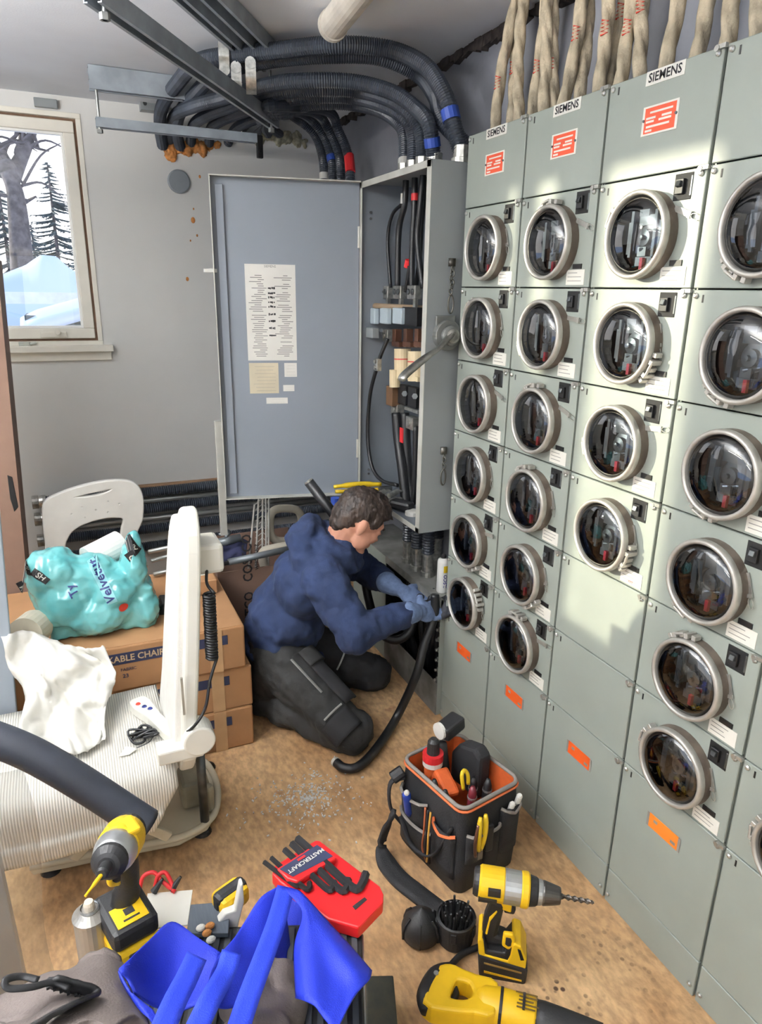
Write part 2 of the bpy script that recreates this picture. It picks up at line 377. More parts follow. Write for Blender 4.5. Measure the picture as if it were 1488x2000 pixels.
def card_print(g, y0, y1, z0, z1, x, rows, ink):
    g.m = 1; L = y1 - y0
    for i in range(rows):
        z = z1 - (i + .8) * (z1 - z0) / (rows + .8); b_ = random.uniform(.15, .45) * L
        g.bb(x - .0003, x + .0002, y0 + b_, y1 - .08 * L, z - .0009, z + .0009)
    if ink:
        g.m = 2; text_g(ink, .011, frame((x - .0004, (y0 + y1) / 2, z0 + (z1 - z0) * .2), (0, -1, 0), (0, 0, 1)), g=g)
    g.m = 0
HOLES = {}
for ci in range(5):
    y1, y0 = YS[ci], YS[ci + 1]; cab = thing('meter_cabinet', cabs[ci], 'cabinet', ((XM + XW) / 2, (y0 + y1) / 2, 0), group='meter cabinets in a row')
    e = .0025; g = G(); t = .004
    g.bb(XM + .012, XW - .004, y1 - e - t, y1 - e, 0.001, ZS[0]); g.bb(XM + .012, XW - .004, y0 + e, y0 + e + t, 0.001, ZS[0]); g.bb(XM + .012, XW - .004, y0 + e + t, y1 - e - t, ZS[0] - t, ZS[0]); g.bb(XM + .012, XW - .004, y0 + e + t, y1 - e - t, .001, .001 + t); g.bb(XW - .008, XW - .004, y0 + e + t, y1 - e - t, .005, ZS[0] - t)
    mk('body', g, m_cab, cab)
    yc = (y0 + y1) / 2 - .011
    for r in range(9):
        z1, z0 = ZS[r] - .0018, ZS[r + 1] + .0018; a, b_ = y0 + .004, y1 - .004
        met = 1 <= r <= nmeters[ci] and not (ci == 4 and r < 5)
        nm = 'kick_plate' if r == 8 else 'cover'
        if r == 8: z0 = .002
        if met:
            zc = (ZS[r] + ZS[r + 1]) / 2 - .006; HOLES[(ci, r)] = (yc, zc)
            g = G().plate(XM, .01, a, b_, z0, z1, yc, zc, .082)
        else: g = G().bb(XM, XM + .01, a, b_, z0, z1)
        cov = mk(nm, g, m_cab, cab, bev=.0015, nseg=1)
        # screws at the corners
        for yy in (a + .012, b_ - .012):
            zz = z1 - .012 if r < 8 else z0 + .03
            mk('screw', G().lathe([(.0062, 0), (.0062, .004), (.003, .0065)], (XM, yy, zz), (-1, 0, 0), 8), m_zinc, cov)
        if r < 8:
            zz = z1 - .006; mk('clip', G().ob((XM - .004, a + .002, z1 - .002), (.008, .02, .008)).cyl((XM, a + .012, z1 - .004), (XM - .01, a + .012, z1 - .004), .006, n=8), m_zinc, cov)
            mk('slot', G().ob((XM - .0002, b_ - .03, z1 - .018), (.0012, .004, .016)), m_blk, cov)
        if met:
            by = y0 + .058 + (.004 if ci == 2 else 0); bz = z1 - .032
            g = G(); g.m = 0; g.bb(XM - .0012, XM + .002, by - .025, by + .025, bz - .027, bz + .026)
            g.m = 1; g.ob((XM - .004, by + .004, bz), (.01, .022, .03)); g.m = 2; g.ob((XM - .009, by + .003, bz + .004), (.012, .012, .012), Matrix.Rotation(.3, 3, 'Y')); g.bb(XM - .002, XM, by - .025, by - .02, bz - .02, bz + .02)
            mk('breaker', g, [mat('breaker_black', (9, 9, 10), .7), m_blk, m_steel], cov, bev=.001, nseg=1)
            an = random.choice((-.35, -.1, .2, -1.2, -.3, .12, -1.4)); R = Matrix.Rotation(-an, 3, 'X'); o = Vector((XM - .004, by + .012, bz - .042))
            g = G(); L = .052; g.ob(o + R @ Vector((0, -L / 2, 0)), (.0016, L, .012), R); g.ob(o + R @ Vector((-.002, -L + .004, 0)), (.004, .008, .014), R)
            c0 = o + R @ Vector((-.002, -L, 0)); g.tube([c0 + R @ Vector((0, -.012 + .012 * math.cos(q), .006 * math.sin(q))) for q in [k * PI / 5 for k in range(11)]], .0009, 5)
            mk('hasp', g, m_zinc, cov)
            cy, cz = y0 + .056, z0 + .026
            g = G().bb(XM - .0015, XM, cy - .034, cy + .038, cz - .02, cz + .018)
            card_print(g, cy - .034, cy + .038, cz - .02, cz + .018, XM - .0016, 3, '433' if (ci, r) == (2, 4) else None)
            mk('card', g, [m_card, mat('print_grey', (150, 148, 142), .7), m_inkr], cov)
            g = G().bb(XM - .003, XM, cy - .02, cy + .014, cz + .02, cz + .032); mk('number_plate', g, m_blk, cov)
        if r == 0 and ci < 3:
            ly = y0 + .155; g = G().bb(XM - .0014, XM, ly - .055, ly + .055, 2.1, 2.128); g.m = 1
            text_g('SIEMENS', .0255, frame((XM - .0016, ly, 2.1135), (0, -1, 0), (0, 0, 1)), bold=True, g=g); mk('brand_label', g, [m_card, m_ink], cov)
            ly = y0 + .155; g = G().bb(XM - .0014, XM, ly - .052, ly + .052, 1.999, 2.058); g.m = 1; g.bb(XM - .0018, XM - .0014, ly - .045, ly + .045, 2.003, 2.054); g.m = 0
            g.bb(XM - .0022, XM - .0018, ly - .036, ly + .03, 2.042, 2.046)
            for a_, b2, zz in ((.012, .04, 2.033), (-.034, -.006, 2.033), (.016, .04, 2.026), (-.034, .002, 2.026), (-.03, .038, 2.016), (.02, .04, 2.008)): g.bb(XM - .0022, XM - .0018, ly + a_, ly + b2, zz - .0022, zz + .0022)
            g.m = 2
            for q in (-.047, .047): g.cyl((XM - .001, ly + q, 2.03), (XM - .004, ly + q, 2.03), .003, n=8)
            mk('warning_label', g, [m_card, m_warn, m_steel], cov)
        if r == 7 and ci < 4:
            ly = y0 + .165; zz = .372; g = G().bb(XM - .0016, XM, ly - .047, ly + .047, zz - .02, zz + .02); g.m = 1; g.bb(XM - .002, XM - .0016, ly - .054, ly - .047, zz - .02, zz + .02); g.bb(XM - .002, XM - .0016, ly + .047, ly + .054, zz - .02, zz + .02)
            g.bb(XM - .002, XM - .0016, ly - .04, ly - .025, zz - .012, zz - .004); g.bb(XM - .002, XM - .0016, ly + .02, ly + .032, zz + .002, zz + .01)
            mk('orange_label', g, [m_or2 if ci == 3 else m_or, mat('label_grey', (140, 132, 124), .6)], cov)
g = G().bb(XM + .012, XW - .004, NEAR, YS[5] - .003, .002, ZS[0]); mk('blank_cabinet', g, m_cab, label='plain grey end cabinet beyond the right edge of the picture', cat='cabinet', bev=.003)
# one meter, copied
def make_meter():
    t = thing('electricity_meter', 'x', 'electricity meter', (0, 0, 0), group='round electricity meters')
    A = (-1, 0, 0)
    mk('ring', G().lathe([(.0845, .012), (.0955, .024), (.0958, .034), (.0945, .039), (.0905, .041), (.0865, .040), (.0848, .036), (.0845, .012)], (0, 0, 0), A, 40, cap=False), m_ring, t, smooth=True, local=True)
    mk('collar', G().lathe([(.0945, -.002), (.095, .0), (.095, .024), (.0945, .026)], (0, 0, 0), A, 40, cap=False), m_ring2, t, smooth=True, local=True)
    mk('base', G().lathe([(.0842, .030), (.0815, .0), (.0815, -.085), (.0001, -.085)], (0, 0, 0), A, 32, cap=False), m_dark, t, smooth=False, local=True)
    mk('glass', G().lathe([(.0843, .030), (.080, .036), (.070, .042), (.05, .047), (.022, .0495), (.0004, .05)], (0, 0, 0), A, 32, cap=False), g_meter, t, smooth=True, local=True)
    g = G()
    for s in (-1, 1): g.ob((-.008, s * .036, .004), (.006, .008, .1)); g.ob((.004, s * .046, -.004), (.02, .01, .07))
    mk('side_bar', g, m_alu, t, local=True)
    g = G(); g.lathe([(.03, 0), (.03, .006), (.018, .008), (.018, .02), (.006, .022), (.006, .03), (.0001, .031)], (.012, -.002, -.004), A, 20); g.ob((.01, 0, .034), (.02, .05, .022)); g.ob((.006, .004, -.034), (.02, .026, .02)); g.cyl((.01, -.03, -.02), (-.004, .01, -.03), .004, n=8)
    mk('coil', g, m_steel, t, local=True)
    g = G(); g.ob((.002, 0, -.055), (.004, .05, .02)); g.ob((.0, .01, .05), (.004, .03, .014)); mk('nameplate', g, m_alu, t, local=True)
    mk('red_flag', G().ob((-.004, -.002, -.06), (.008, .009, .026)), m_redtag, t, local=True)
    # toothed clamp
    g = G()
    for k in range(5):
        a = (k - 2) * .17; R = Matrix.Rotation(a, 3, 'X'); g.ob(R @ Vector((-.017, 0, .102)), (.02 if k % 2 == 0 else .03, .011, .012), R)
    g.cyl((-.03, -.012, .106), (-.03, .02, .104), .0035, n=8)
    cl = mk('clamp', g, m_ring, t, local=True, bev=.001, nseg=1)
    return t
met = make_meter()
cname = ['the column next to the open disconnect switch', 'the second column from the disconnect switch', 'the four-meter column', 'the fourth column from the disconnect switch', 'the nearest column at the right picture edge']
rname = ['top', 'second', 'third', 'fourth', 'fifth', 'bottom']
CL = {(0, 1): 100, (0, 2): 50, (0, 3): 100, (0, 4): 110, (0, 5): 200, (0, 6): -60, (1, 1): 10, (1, 2): 115, (1, 3): 15, (1, 4): 20, (1, 5): 215, (1, 6): 5, (2, 1): 65, (2, 2): 240, (2, 3): 105, (2, 4): 250, (3, 1): 145, (3, 2): 150, (3, 3): 155, (3, 4): 150, (3, 5): 20, (3, 6): 75}
first = True
for (ci, r), (yc, zc) in HOLES.items():
    lo = 4 if ci == 2 else 6; rn = 'bottom' if r == lo else rname[r - 1]
    lab = 'round glass electricity meter, %s one in %s' % (rn, cname[ci])
    o = met if first else copy_tree(met, label=lab); first = False
    o['label'] = lab; o.location = (XM, yc, zc)
    for ch in o.children:
        if ch.name.startswith('clamp'): ch.rotation_euler.x = -math.radians(CL.get((ci, r), 90))
# ---------------- disconnect switch ----------------
m_box = mat('switch_grey', (132, 137, 139), .45, var=.03, scale=4)
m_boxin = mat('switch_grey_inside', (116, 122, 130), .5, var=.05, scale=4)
m_door = mat('switch_door_grey', (126, 133, 143), .5, var=.02, scale=3)
m_edge = mat('bare_edge', (196, 196, 188), .45, .2)
m_rub = mat('cable_black', (22, 23, 26), .45, var=.2, scale=20)
m_cond = mat('conduit_black', (58, 64, 74), .38, var=.15, scale=10)
m_lug = mat('lug_tin', (190, 190, 184), .3, .8, var=.15, scale=60)
m_cop = mat('copper_clip', (112, 78, 62), .4, .6, var=.2)
m_cream = mat('fuse_cream', (222, 204, 166), .5, var=.04); m_tan = mat('phenolic_tan', (140, 120, 98), .6)
m_red = mat('tape_red', (206, 40, 44), .5); m_wht = mat('tape_white', (226, 224, 216), .5); m_blue = mat('tape_blue', (44, 76, 168), .5)
m_brn = mat('clip_brown', (96, 70, 48), .55); m_paper = mat('paper_white', (226, 224, 218), .7, var=.03, scale=8); m_note = mat('note_cream', (204, 194, 170), .7, var=.05, scale=10)
m_prt = mat('print_grey2', (120, 120, 118), .8)
BX, BY0, BY1, BZ0, BZ1 = 1.132, 2.16, 2.752, .80, 2.058
ds = thing('disconnect_switch', 'tall open grey disconnect switch with a chrome side handle and its door swung wide', 'electrical box', (BX + .15, (BY0 + BY1) / 2, BZ0))
t = .004
g = G().bb(BX, XW - .003, BY0, BY0 + t, BZ0, BZ1); mk('near_side', g, m_box, ds, bev=.001, nseg=1)
mk('far_side', G().bb(BX, XW - .003, BY1 - t, BY1, BZ0, BZ1), m_boxin, ds)
mk('back_panel', G().bb(XW - .008, XW - .003, BY0 + t, BY1 - t, BZ0 + t, BZ1 - t), m_boxin, ds)
mk('top_panel', G().bb(BX, XW - .003, BY0 + t, BY1 - t, BZ1 - t, BZ1), m_box, ds)
mk('bottom_panel', G().bb(BX, XW - .003, BY0 + t, BY1 - t, BZ0, BZ0 + t), m_boxin, ds)
g = G().bb(BX - .002, BX + .002, BY0, BY0 + .028, BZ0, BZ1); g.bb(BX - .002, BX + .002, BY1 - .018, BY1, BZ0, BZ1); g.bb(BX - .002, BX + .002, BY0, BY1, BZ1 - .022, BZ1); g.bb(BX - .002, BX + .002, BY0, BY1, BZ0, BZ0 + .02)
mk('front_rim', g, m_edge, ds, bev=.001, nseg=1)
# door
DA = math.radians(12.5); DU = Vector((-math.cos(DA), math.sin(DA), 0)); DN = Vector((-math.sin(DA), -math.cos(DA), 0)); DO = Vector((BX - .004, BY1 + .004, BZ0)); DW = .572; DH = BZ1 - BZ0
def dp(u, z, n=0): return DO + DU * u + Vector((0, 0, z)) + DN * n
def dbox(g, u0, u1, z0, z1, n0, n1):
    vs = [dp(u, z, n) for z in (z0, z1) for (u, n) in ((u0, n0), (u1, n0), (u1, n1), (u0, n1))]
    return g.add(vs, [(0, 3, 2, 1), (4, 5, 6, 7), (0, 1, 5, 4), (1, 2, 6, 5), (2, 3, 7, 6), (3, 0, 4, 7)])
door = mk('door', dbox(G(), 0, DW, 0, DH, 0, .004), m_door, ds)
g = G(); dbox(g, 0, DW, 0, .004, .004, .04); dbox(g, 0, DW, DH - .004, DH, .004, .04); dbox(g, DW - .004, DW, .004, DH - .004, .004, .04)
mk('door_flange', g, m_edge, door)
g = G(); dbox(g, DW - .05, DW - .02, .02, DH - .03, .004, .016); mk('stiffener', g, m_door, door, bev=.002)
for i, zz in enumerate((.2, DH - .2)): mk('hinge', G().cyl(dp(0, zz - .04, .004), dp(0, zz + .04, .004), .006, n=10), m_edge, door)
def dtext(g, s, size, u, z, n, **k): return text_g(s, size, frame(dp(u, z, n), -DU, (0, 0, 1)), g=g, **k)
def d_at(px, py):
    r = ray(px, py); o = Vector((0, 0, CAMH)); q = dp(0, 0, .005); tt = (q - o).dot(DN) / r.dot(DN); p = o + r * tt; return (p - DO).dot(DU), p.z - BZ0
def sheet(name, pxs, m, lab, rows, head=None, fig=False):
    us = [d_at(*p) for p in pxs]; u0 = min(u[0] for u in us); u1 = max(u[0] for u in us); z0 = min(u[1] for u in us); z1 = max(u[1] for u in us)
    g = dbox(G(), u0, u1, z0, z1, .004, .0046); g.m = 1; random.seed(len(name)); H = z1 - z0; W = u1 - u0
    top = z1 - H * (.10 if head else .05)
    if head:
        for (s, sz, q) in head: dtext(g, s, sz, (u0 + u1) / 2, z1 - H * q, .0049)
    for i in range(rows):
        z = top - (i + .6) * (top - z0 - H * .04) / rows
        for (a, b) in (((.06, .44), (.58, .95)) if fig else ((.08, .92),)):
            if random.random() < .12: continue
            k = random.uniform(0, .12); dbox(g, u0 + W * (a + k), u0 + W * (b - random.uniform(0, .2)), z - H * .0035, z + H * .0035, .0046, .0049)
    if fig:
        g.m = 2
        for q in (.24, .29, .335, .385, .43, .51, .58, .655, .73):
            z = z1 - H * q
            for k in range(4): dbox(g, u0 + W * (.42 + .035 * k + random.uniform(-.01, .01)), u0 + W * (.45 + .035 * k), z - H * random.uniform(.006, .014), z + H * random.uniform(.004, .014), .0046, .0049)
    mk(name, g, [m, m_prt, m_ink], door, label=lab)
sheet('instruction_sheet', [(475, 513), (581, 705)], m_paper, 'printed instruction sheet', 40, [('SIEMENS', .012, .025), ('1200 A  SWITCH', .009, .05)], True) if False else sheet('instruction_sheet', [(477, 515), (580, 704)], m_paper, 'white printed instruction sheet', 40, [('SIEMENS', .0125, .022)], True)
sheet('note_sheet', [(486, 709), (545, 768)], m_note, 'cream paper note', 8)
sheet('small_label', [(555, 709), (580, 736)], m_paper, 'small white label', 4)
sheet('small_label', [(553, 752), (575, 764)], m_paper, 'small white label', 2)
sheet('small_label', [(520, 777), (562, 788)], m_paper, 'small white label', 2)
p = dp(DW, .92, .01); mk('door_clip', G().ob(p + DU * .012, (.05, .012, .014)), mat('clip_white', (224, 224, 220), .4), door, bev=.002)
# handle on the near side
h0 = at(874, 655, BY0 - .02); g = G().cyl(h0 + Vector((0, .02, 0)), h0 + Vector((0, -.01, 0)), .05, n=24); g.cyl(h0, h0 + Vector((0, -.03, 0)), .03, n=20); g.lathe([(.034, 0), (.034, .01), (.02, .014)], h0 + Vector((0, -.02, 0)), (0, -1, 0), 20)
g.ob(h0 + Vector((-.005, .012, .04)), (.075, .012, .05))
hub = mk('handle_hub', g, mat('hub_steel', (128, 130, 128), .4, .5), ds, bev=.003)
h1 = at(795, 728, BY0 - .075); hp = h0 + Vector((0, -.032, 0)); pts = crm([hp + Vector((-.0, 0, .012)), hp.lerp(h1, .3) + Vector((0, -.01, 0)), hp.lerp(h1, .6) + Vector((0, -.008, .004)), h1, h1 + (h1 - hp) * .14 + Vector((0, 0, -.008))], 6)
mk('handle_arm', G().tube(pts, [.016, .018, .017, .015, .0135, .0125, .0125, .012, .012, .013, .014, .015, .017, .018, .019, .0195, .02, .02, .02, .02, .02, .0195, .019, .017, .012][:len(pts)], 12, flat=.55), mat('chrome_worn', (176, 176, 170), .3, .9, var=.25, scale=18), hub, smooth=True)
mk('hub_cap', G().lathe([(.024, 0), (.024, .008), (.014, .012), (.014, .016)], h0 + Vector((0, -.034, 0)), (0, -1, 0), 20), m_lug, hub)
# chains with clips
def chain(px0, py0, n, L):
    p = at(px0, py0, BY0 - .006); g = G()
    g.ob(p + Vector((0, -.002, .004)), (.022, .01, .026))
    for k in range(n):
        c = p + Vector((0.003 * math.sin(k * 2.3), -.006, -.018 - k * L)); a = k % 2 * PI / 2 + .5
        ring = [c + Vector((math.cos(q) * .007 * math.cos(a), math.cos(q) * .007 * math.sin(a), math.sin(q) * L * .7)) for q in [j * PI / 5 for j in range(11)]]
        g.tube(ring, .0022, 6, cap=False)
    c = p + Vector((0, -.006, -.018 - n * L - .028)); g.tube([c + Vector((math.cos(q) * .010, 0, math.sin(q) * .03)) for q in [j * PI / 8 for j in range(17)]], .003, 6, cap=False)
    mk('chain', g, mat('chain_steel', (108, 106, 100), .4, .7, var=.2), ds, smooth=True)
chain(882, 515, 6, .014); chain(866, 882, 4, .012)
# inside: switch gear
CX = 1.25
def cx(px, py, x=CX): return ax(px, py, x)
def cable(name, pts, r, m=m_rub, parent=ds, x=CX, n=10, sm=8, **k):
    P = [cx(p[0], p[1], p[2] if len(p) > 2 else x) for p in pts]
    return mk(name, G().tube(crm(P, sm), r, n), m, parent, smooth=True, **k)
cable('cable', [(793, 352), (789, 392), (766, 420), (757, 470), (763, 562)], .007)
cable('cable', [(793, 342), (790, 400), (779, 450), (776, 565)], .012)
cable('cable', [(810, 340), (809, 410), (805, 480), (804, 565)], .0115)
cable('cable', [(827, 335), (820, 410), (815, 470), (826, 562)], .0115)
cable('cable', [(833, 345), (824, 430), (820, 500), (812, 562)], .009, x=CX + .03)
cable('cable', [(800, 520), (796, 545), (792, 570)], .008)
for (a, b, m) in (((790, 378), (789, 398), m_wht), ((810, 378), (810, 392), m_red), ((798, 508), (795, 522), m_red)): mk('tape_band', G().cyl(cx(*a), cx(*b), .0145 if m is m_wht else .013, n=12), m, ds)
for px in (756, 781, 809):
    c = cx(px, 571); g = G(); g.m = 0; g.ob(c, (.03, .07, .05)); g.m = 1
    for s in (-1, 1): g.cyl(c + Vector((-.015, s * .017, .002)), c + Vector((-.021, s * .017, .002)), .012, n=10)
    mk('terminal_lug', g, [m_lug, m_steel], ds, bev=.003)
    mk('line_blade', G().ob(cx(px + 2, 597), (.012, .02, .06)), m_lug, ds)
mk('insulator_bar', G().cyl(cx(722, 597, 1.19), cx(835, 603, 1.29), .012, n=10), m_tan, ds)
for i, px in enumerate((728, 752, 779)): c = cx(px, 617, (1.19, 1.215, 1.235)[i]); mk('arc_shield', G().ob(c, (.022, .085, .062)), mat('shield_pale', (176, 190, 198), .4, var=.05), ds, bev=.004)
mk('switch_block', G().ob(cx(812, 618, 1.27), (.06, .13, .07)), m_blk, ds, bev=.003); mk('bracket', G().ob(cx(727, 650, 1.175), (.03, .07, .04)), m_box, ds, bev=.002)
c = cx(757, 655); g = G().ob(c, (.03, .055, .05)); g.cyl(c + Vector((-.015, 0, 0)), c + Vector((-.022, 0, 0)), .012, n=10); mk('terminal_lug', g, m_lug, ds, bev=.003)
for px in (775, 797, 819): mk('fuse_clip', G().ob(cx(px, 660), (.03, .03, .07)).ob(cx(px + 4, 672), (.035, .07, .02)), m_cop, ds, bev=.002)
for px, py in ((786, 703), (813, 708)):
    g = G(); g.m = 0; g.cyl(cx(px, py - 22), cx(px, py + 36), .034, n=20); g.m = 1; g.cyl(cx(px, py - 3), cx(px, py - 1), .0345, n=20); mk('fuse', g, [m_cream, m_red], ds)
mk('fuse', G().cyl(cx(771, 722, 1.22), cx(771, 756, 1.22), .022, n=16), m_cream, ds); mk('fuse_base', G().ob(cx(812, 738), (.04, .1, .02)), m_cream, ds, bev=.003)
mk('fuse_block', G().ob(cx(768, 773, 1.23), (.04, .06, .08)), m_brn, ds, bev=.003)
for px, py in ((790, 771), (810, 776)): mk('load_clip', G().ob(cx(px, py), (.03, .07, .08)), m_blk, ds, bev=.004); mk('bolt', G().cyl(cx(px, py - 2, CX - .014), cx(px, py - 2, CX - .022), .012, n=6), m_steel, ds)
for px, py in ((776, 799), (806, 826)):
    c = cx(px, py); g = G().ob(c, (.035, .06, .05)); g.cyl(c + Vector((-.017, 0, 0)), c + Vector((-.024, 0, 0)), .014, n=10); mk('load_lug', g, m_lug, ds, bev=.003)
mk('blade_bar', G().ob(cx(805, 801, CX - .02), (.012, .12, .012)), m_lug, ds)
cable('load_cable', [(774, 806), (778, 860), (786, 920), (790, 958), (793, 985)], .021, x=CX - .01); cable('load_cable', [(790, 806), (793, 860), (797, 925), (806, 985)], .02, x=CX + .02); cable('load_cable', [(812, 832), (811, 900), (808, 960), (806, 985)], .012)
mk('tape_band', G().ob(cx(784, 850, CX - .035), (.003, .03, .06)), m_red, ds)
cable('ground_cable', [(757, 662, 1.19), (745, 690, 1.175), (737, 715, 1.17), (723, 770, 1.165), (718, 850, 1.165), (726, 910, 1.17), (745, 938, 1.18), (776, 948, 1.2)], .008)
c = cx(738, 712, 1.168); mk('ground_lug', G().ob(c, (.02, .03, .05)).cyl(c + Vector((-.01, 0, .012)), c + Vector((-.018, 0, .012)), .009, n=8).cyl(c + Vector((-.01, 0, -.012)), c + Vector((-.018, 0, -.012)), .009, n=8), m_lug, ds, bev=.002)
for (px, py) in ((724, 415), (724, 427), (720, 917), (720, 925)): mk('knockout', G().cyl(at(px, py, BY1 - t + .0005), at(px, py, BY1 - t - .002), .005, n=10), m_blk, ds)
# ---------------- gutter below ----------------
GX, GY0, GY1, GZ = 1.235, 2.148, 3.05, .52
gt = thing('cable_trough', 'low grey wiring trough with its front cover off under the disconnect switch', 'electrical box', ((GX + XW) / 2, 2.6, 0))
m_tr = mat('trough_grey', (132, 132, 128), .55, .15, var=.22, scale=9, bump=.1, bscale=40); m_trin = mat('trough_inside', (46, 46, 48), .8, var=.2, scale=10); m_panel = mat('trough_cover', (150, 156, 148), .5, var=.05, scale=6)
mk('top_plate', G().bb(GX - .008, XW - .003, GY0, GY1, GZ - .005, GZ), m_tr, gt, bev=.001)
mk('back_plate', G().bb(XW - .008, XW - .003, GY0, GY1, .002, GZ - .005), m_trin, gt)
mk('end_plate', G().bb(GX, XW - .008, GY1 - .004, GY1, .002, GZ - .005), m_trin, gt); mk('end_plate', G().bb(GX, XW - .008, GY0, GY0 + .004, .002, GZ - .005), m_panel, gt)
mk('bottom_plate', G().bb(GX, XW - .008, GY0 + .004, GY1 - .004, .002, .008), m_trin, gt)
mk('front_cover', G().bb(GX - .004, GX, 2.66, GY1, .002, GZ - .006), m_panel, gt, bev=.001)
g = G().bb(GX - .004, GX, GY0, 2.66, .002, .15); mk('front_lip', g, m_tr, gt, bev=.001); mk('front_rim', G().bb(GX - .006, GX + .01, GY0, 2.66, GZ - .035, GZ - .005), m_tr, gt)
random.seed(5)
for i in range(9):
    y = 2.19 + i * .055; P = [Vector((1.36 + .04 * random.random(), y, GZ - .01)), Vector((1.33 + .03 * random.random(), y + random.uniform(-.03, .03), .38)), Vector((1.31, y + random.uniform(-.05, .05), .24)), Vector((1.34, y + random.uniform(-.06, .06), .02))]
    mk('trough_cable', G().tube(crm(P, 6), .017, 10), m_rub, gt, smooth=True)
for i in range(8):
    z = .47 - i * .045; mk('cable_lug', G().ob((1.255, 2.166 + .004 * (i % 2), z), (.03, .014, .02), Matrix.Rotation(.5, 3, 'X')).cyl((1.238, 2.168, z), (1.23, 2.168, z), .007, n=8), m_lug, gt, bev=.002)
# nipples between switch and trough
def nipple(px, py, x, tape=None):
    p = az(px, py, GZ); p = Vector((p.x, p.y, GZ))
    t = thing('conduit_nipple', None, 'conduit', p, group='short conduits between switch and trough')
    mk('connector', G().lathe([(.028, 0), (.028, .02), (.022, .022), (.022, .09), (.026, .092), (.026, .1)], p, (0, 0, 1), 16), m_lug, t, smooth=False)
    prof = []
    for k in range(26): prof.append((.027 if k % 2 else .0235, .1 + k * .006))
    mk('flex_body', G().lathe(prof, p, (0, 0, 1), 14), m_cond if not tape else m_cond, t)
    mk('upper_connector', G().lathe([(.026, .25), (.026, BZ0 - GZ - .001)], p, (0, 0, 1), 14), tape or m_lug, t)
    return t
for i, (px, py, tp, lab) in enumerate(((796, 1097, None, 'short black conduit stub standing farthest along the wiring trough'), (813, 1112, m_red, 'short black conduit stub with a red band above the wiring trough'), (834, 1124, m_rub, 'thick black conduit stub above the wiring trough beside the white bottle'), (853, 1090, m_blue, 'conduit stub with a blue band behind the white bottle'))):
    nipple(px, py, 0, tp)['label'] = lab
# bottle on the trough
p = az(863, 1155, GZ); p.x = min(p.x, 1.275)
bt = thing('paste_bottle', 'white squeeze bottle with a yellow square and blue lettering on the wiring trough', 'bottle', p, rz=0.35)
mk('bottle_body', G().lathe([(.001, 0), (.021, 0), (.023, .004), (.023, .128), (.02, .138), (.011, .144)], (0, 0, 0), (0, 0, 1), 20), mat('bottle_white', (236, 236, 232), .35, var=.01), bt, local=True, smooth=True)
mk('cap', G().lathe([(.011, .143), (.011, .156), (.004, .162)], (0, 0, 0), (0, 0, 1), 14), m_blk, bt, local=True)
g = G()
def wrapb(z, uu): a = -PI / 2 - .35 + uu / .0235; return Vector((math.cos(a) * .0237, math.sin(a) * .0237, z))
for k in range(6): g.quad(wrapb(.088, -.009 + k * .003), wrapb(.088, -.006 + k * .003), wrapb(.116, -.006 + k * .003), wrapb(.116, -.009 + k * .003))
mk('yellow_patch', g, mat('label_yellow', (232, 196, 36), .5), bt, local=True)
tg = text_g('ILSCO', .021, Matrix.Identity(4), bold=True, shear=.2); g = G(); g.add([wrapb(.05 + v.x, -v.y) for v in tg.v], tg.f); mk('lettering', g, mat('ink_blue', (38, 44, 140), .5), bt, local=True)
# ---------------- conduits, struts, ceiling ----------------
def corr(path, r, pitch=.0085, n=12, depth=.12):
    P = resample(crm(path, 14), pitch / 2); g = G()
    return g.tube(P, [r * (1 + depth * (1 if i % 2 else -1) * .5) for i in range(len(P))], n)
Zp = lambda px, py, z: az(px, py, z)
def conduit(pts, r, lab, group, fit=None, bands=(), m=m_cond):
    P = [Vector(p) for p in pts]
    t = thing('flexible_conduit', lab, 'conduit', P[0], group=group)
    mk('sheath', corr(P, r), m, t)
    if fit: mk('connector', G().lathe([(r * 1.35, -.002), (r * 1.35, .018), (r * 1.1, .02), (r * 1.15, .055)], P[0] - Vector((0, 0, .03)), (0, 0, 1), 16), m_lug, t)
    C = crm(P, 14)
    for (f, L, m2) in bands:
        i = int(f * (len(C) - 1)); d = (C[i + 1] - C[i]).normalized(); mk('band', G().cyl(C[i] - d * L / 2, C[i] + d * L / 2, r * 1.12, n=14), m2, t)
    return t
def top(px, x=CX): q = ax(px, 315, x); return Vector((x, min(max(q.y, 2.2), 2.7), BZ1 + .03))
zA, zB = 2.44, 2.365
GA = 'black conduits arching from the switch to the ceiling strut'
wall = lambda px, py: at(px, py, YB - .005)
def atw(px, py, y): return at(px, py, y)
# two upper ones
conduit([Vector((1.27, 2.21, BZ1 + .03)), at(884, 240, 2.24), at(868, 185, 2.27), at(828, 128, 2.36), Zp(752, 95, zA), Zp(650, 88, zA), Zp(550, 98, zA), Zp(450, 108, zA), Zp(385, 122, zA), atw(348, 160, 3.25), atw(318, 205, 3.55), atw(312, 245, 3.8), wall(318, 285)], .027, 'outermost black corrugated conduit with a blue band arching highest to the ceiling', GA, True, [(.11, .035, m_blue)])
conduit([Vector((1.36, 2.24, BZ1 + .03)), at(866, 240, 2.36), at(850, 190, 2.45), at(815, 145, 2.55), Zp(740, 112, zA), Zp(640, 108, zA), Zp(545, 115, zA), Zp(465, 130, zA), Zp(415, 150, zA), atw(380, 185, 3.3), atw(352, 220, 3.6), atw(345, 255, 3.82), wall(352, 288)], .026, 'black corrugated conduit running just behind and below the outermost arching one', GA, True)
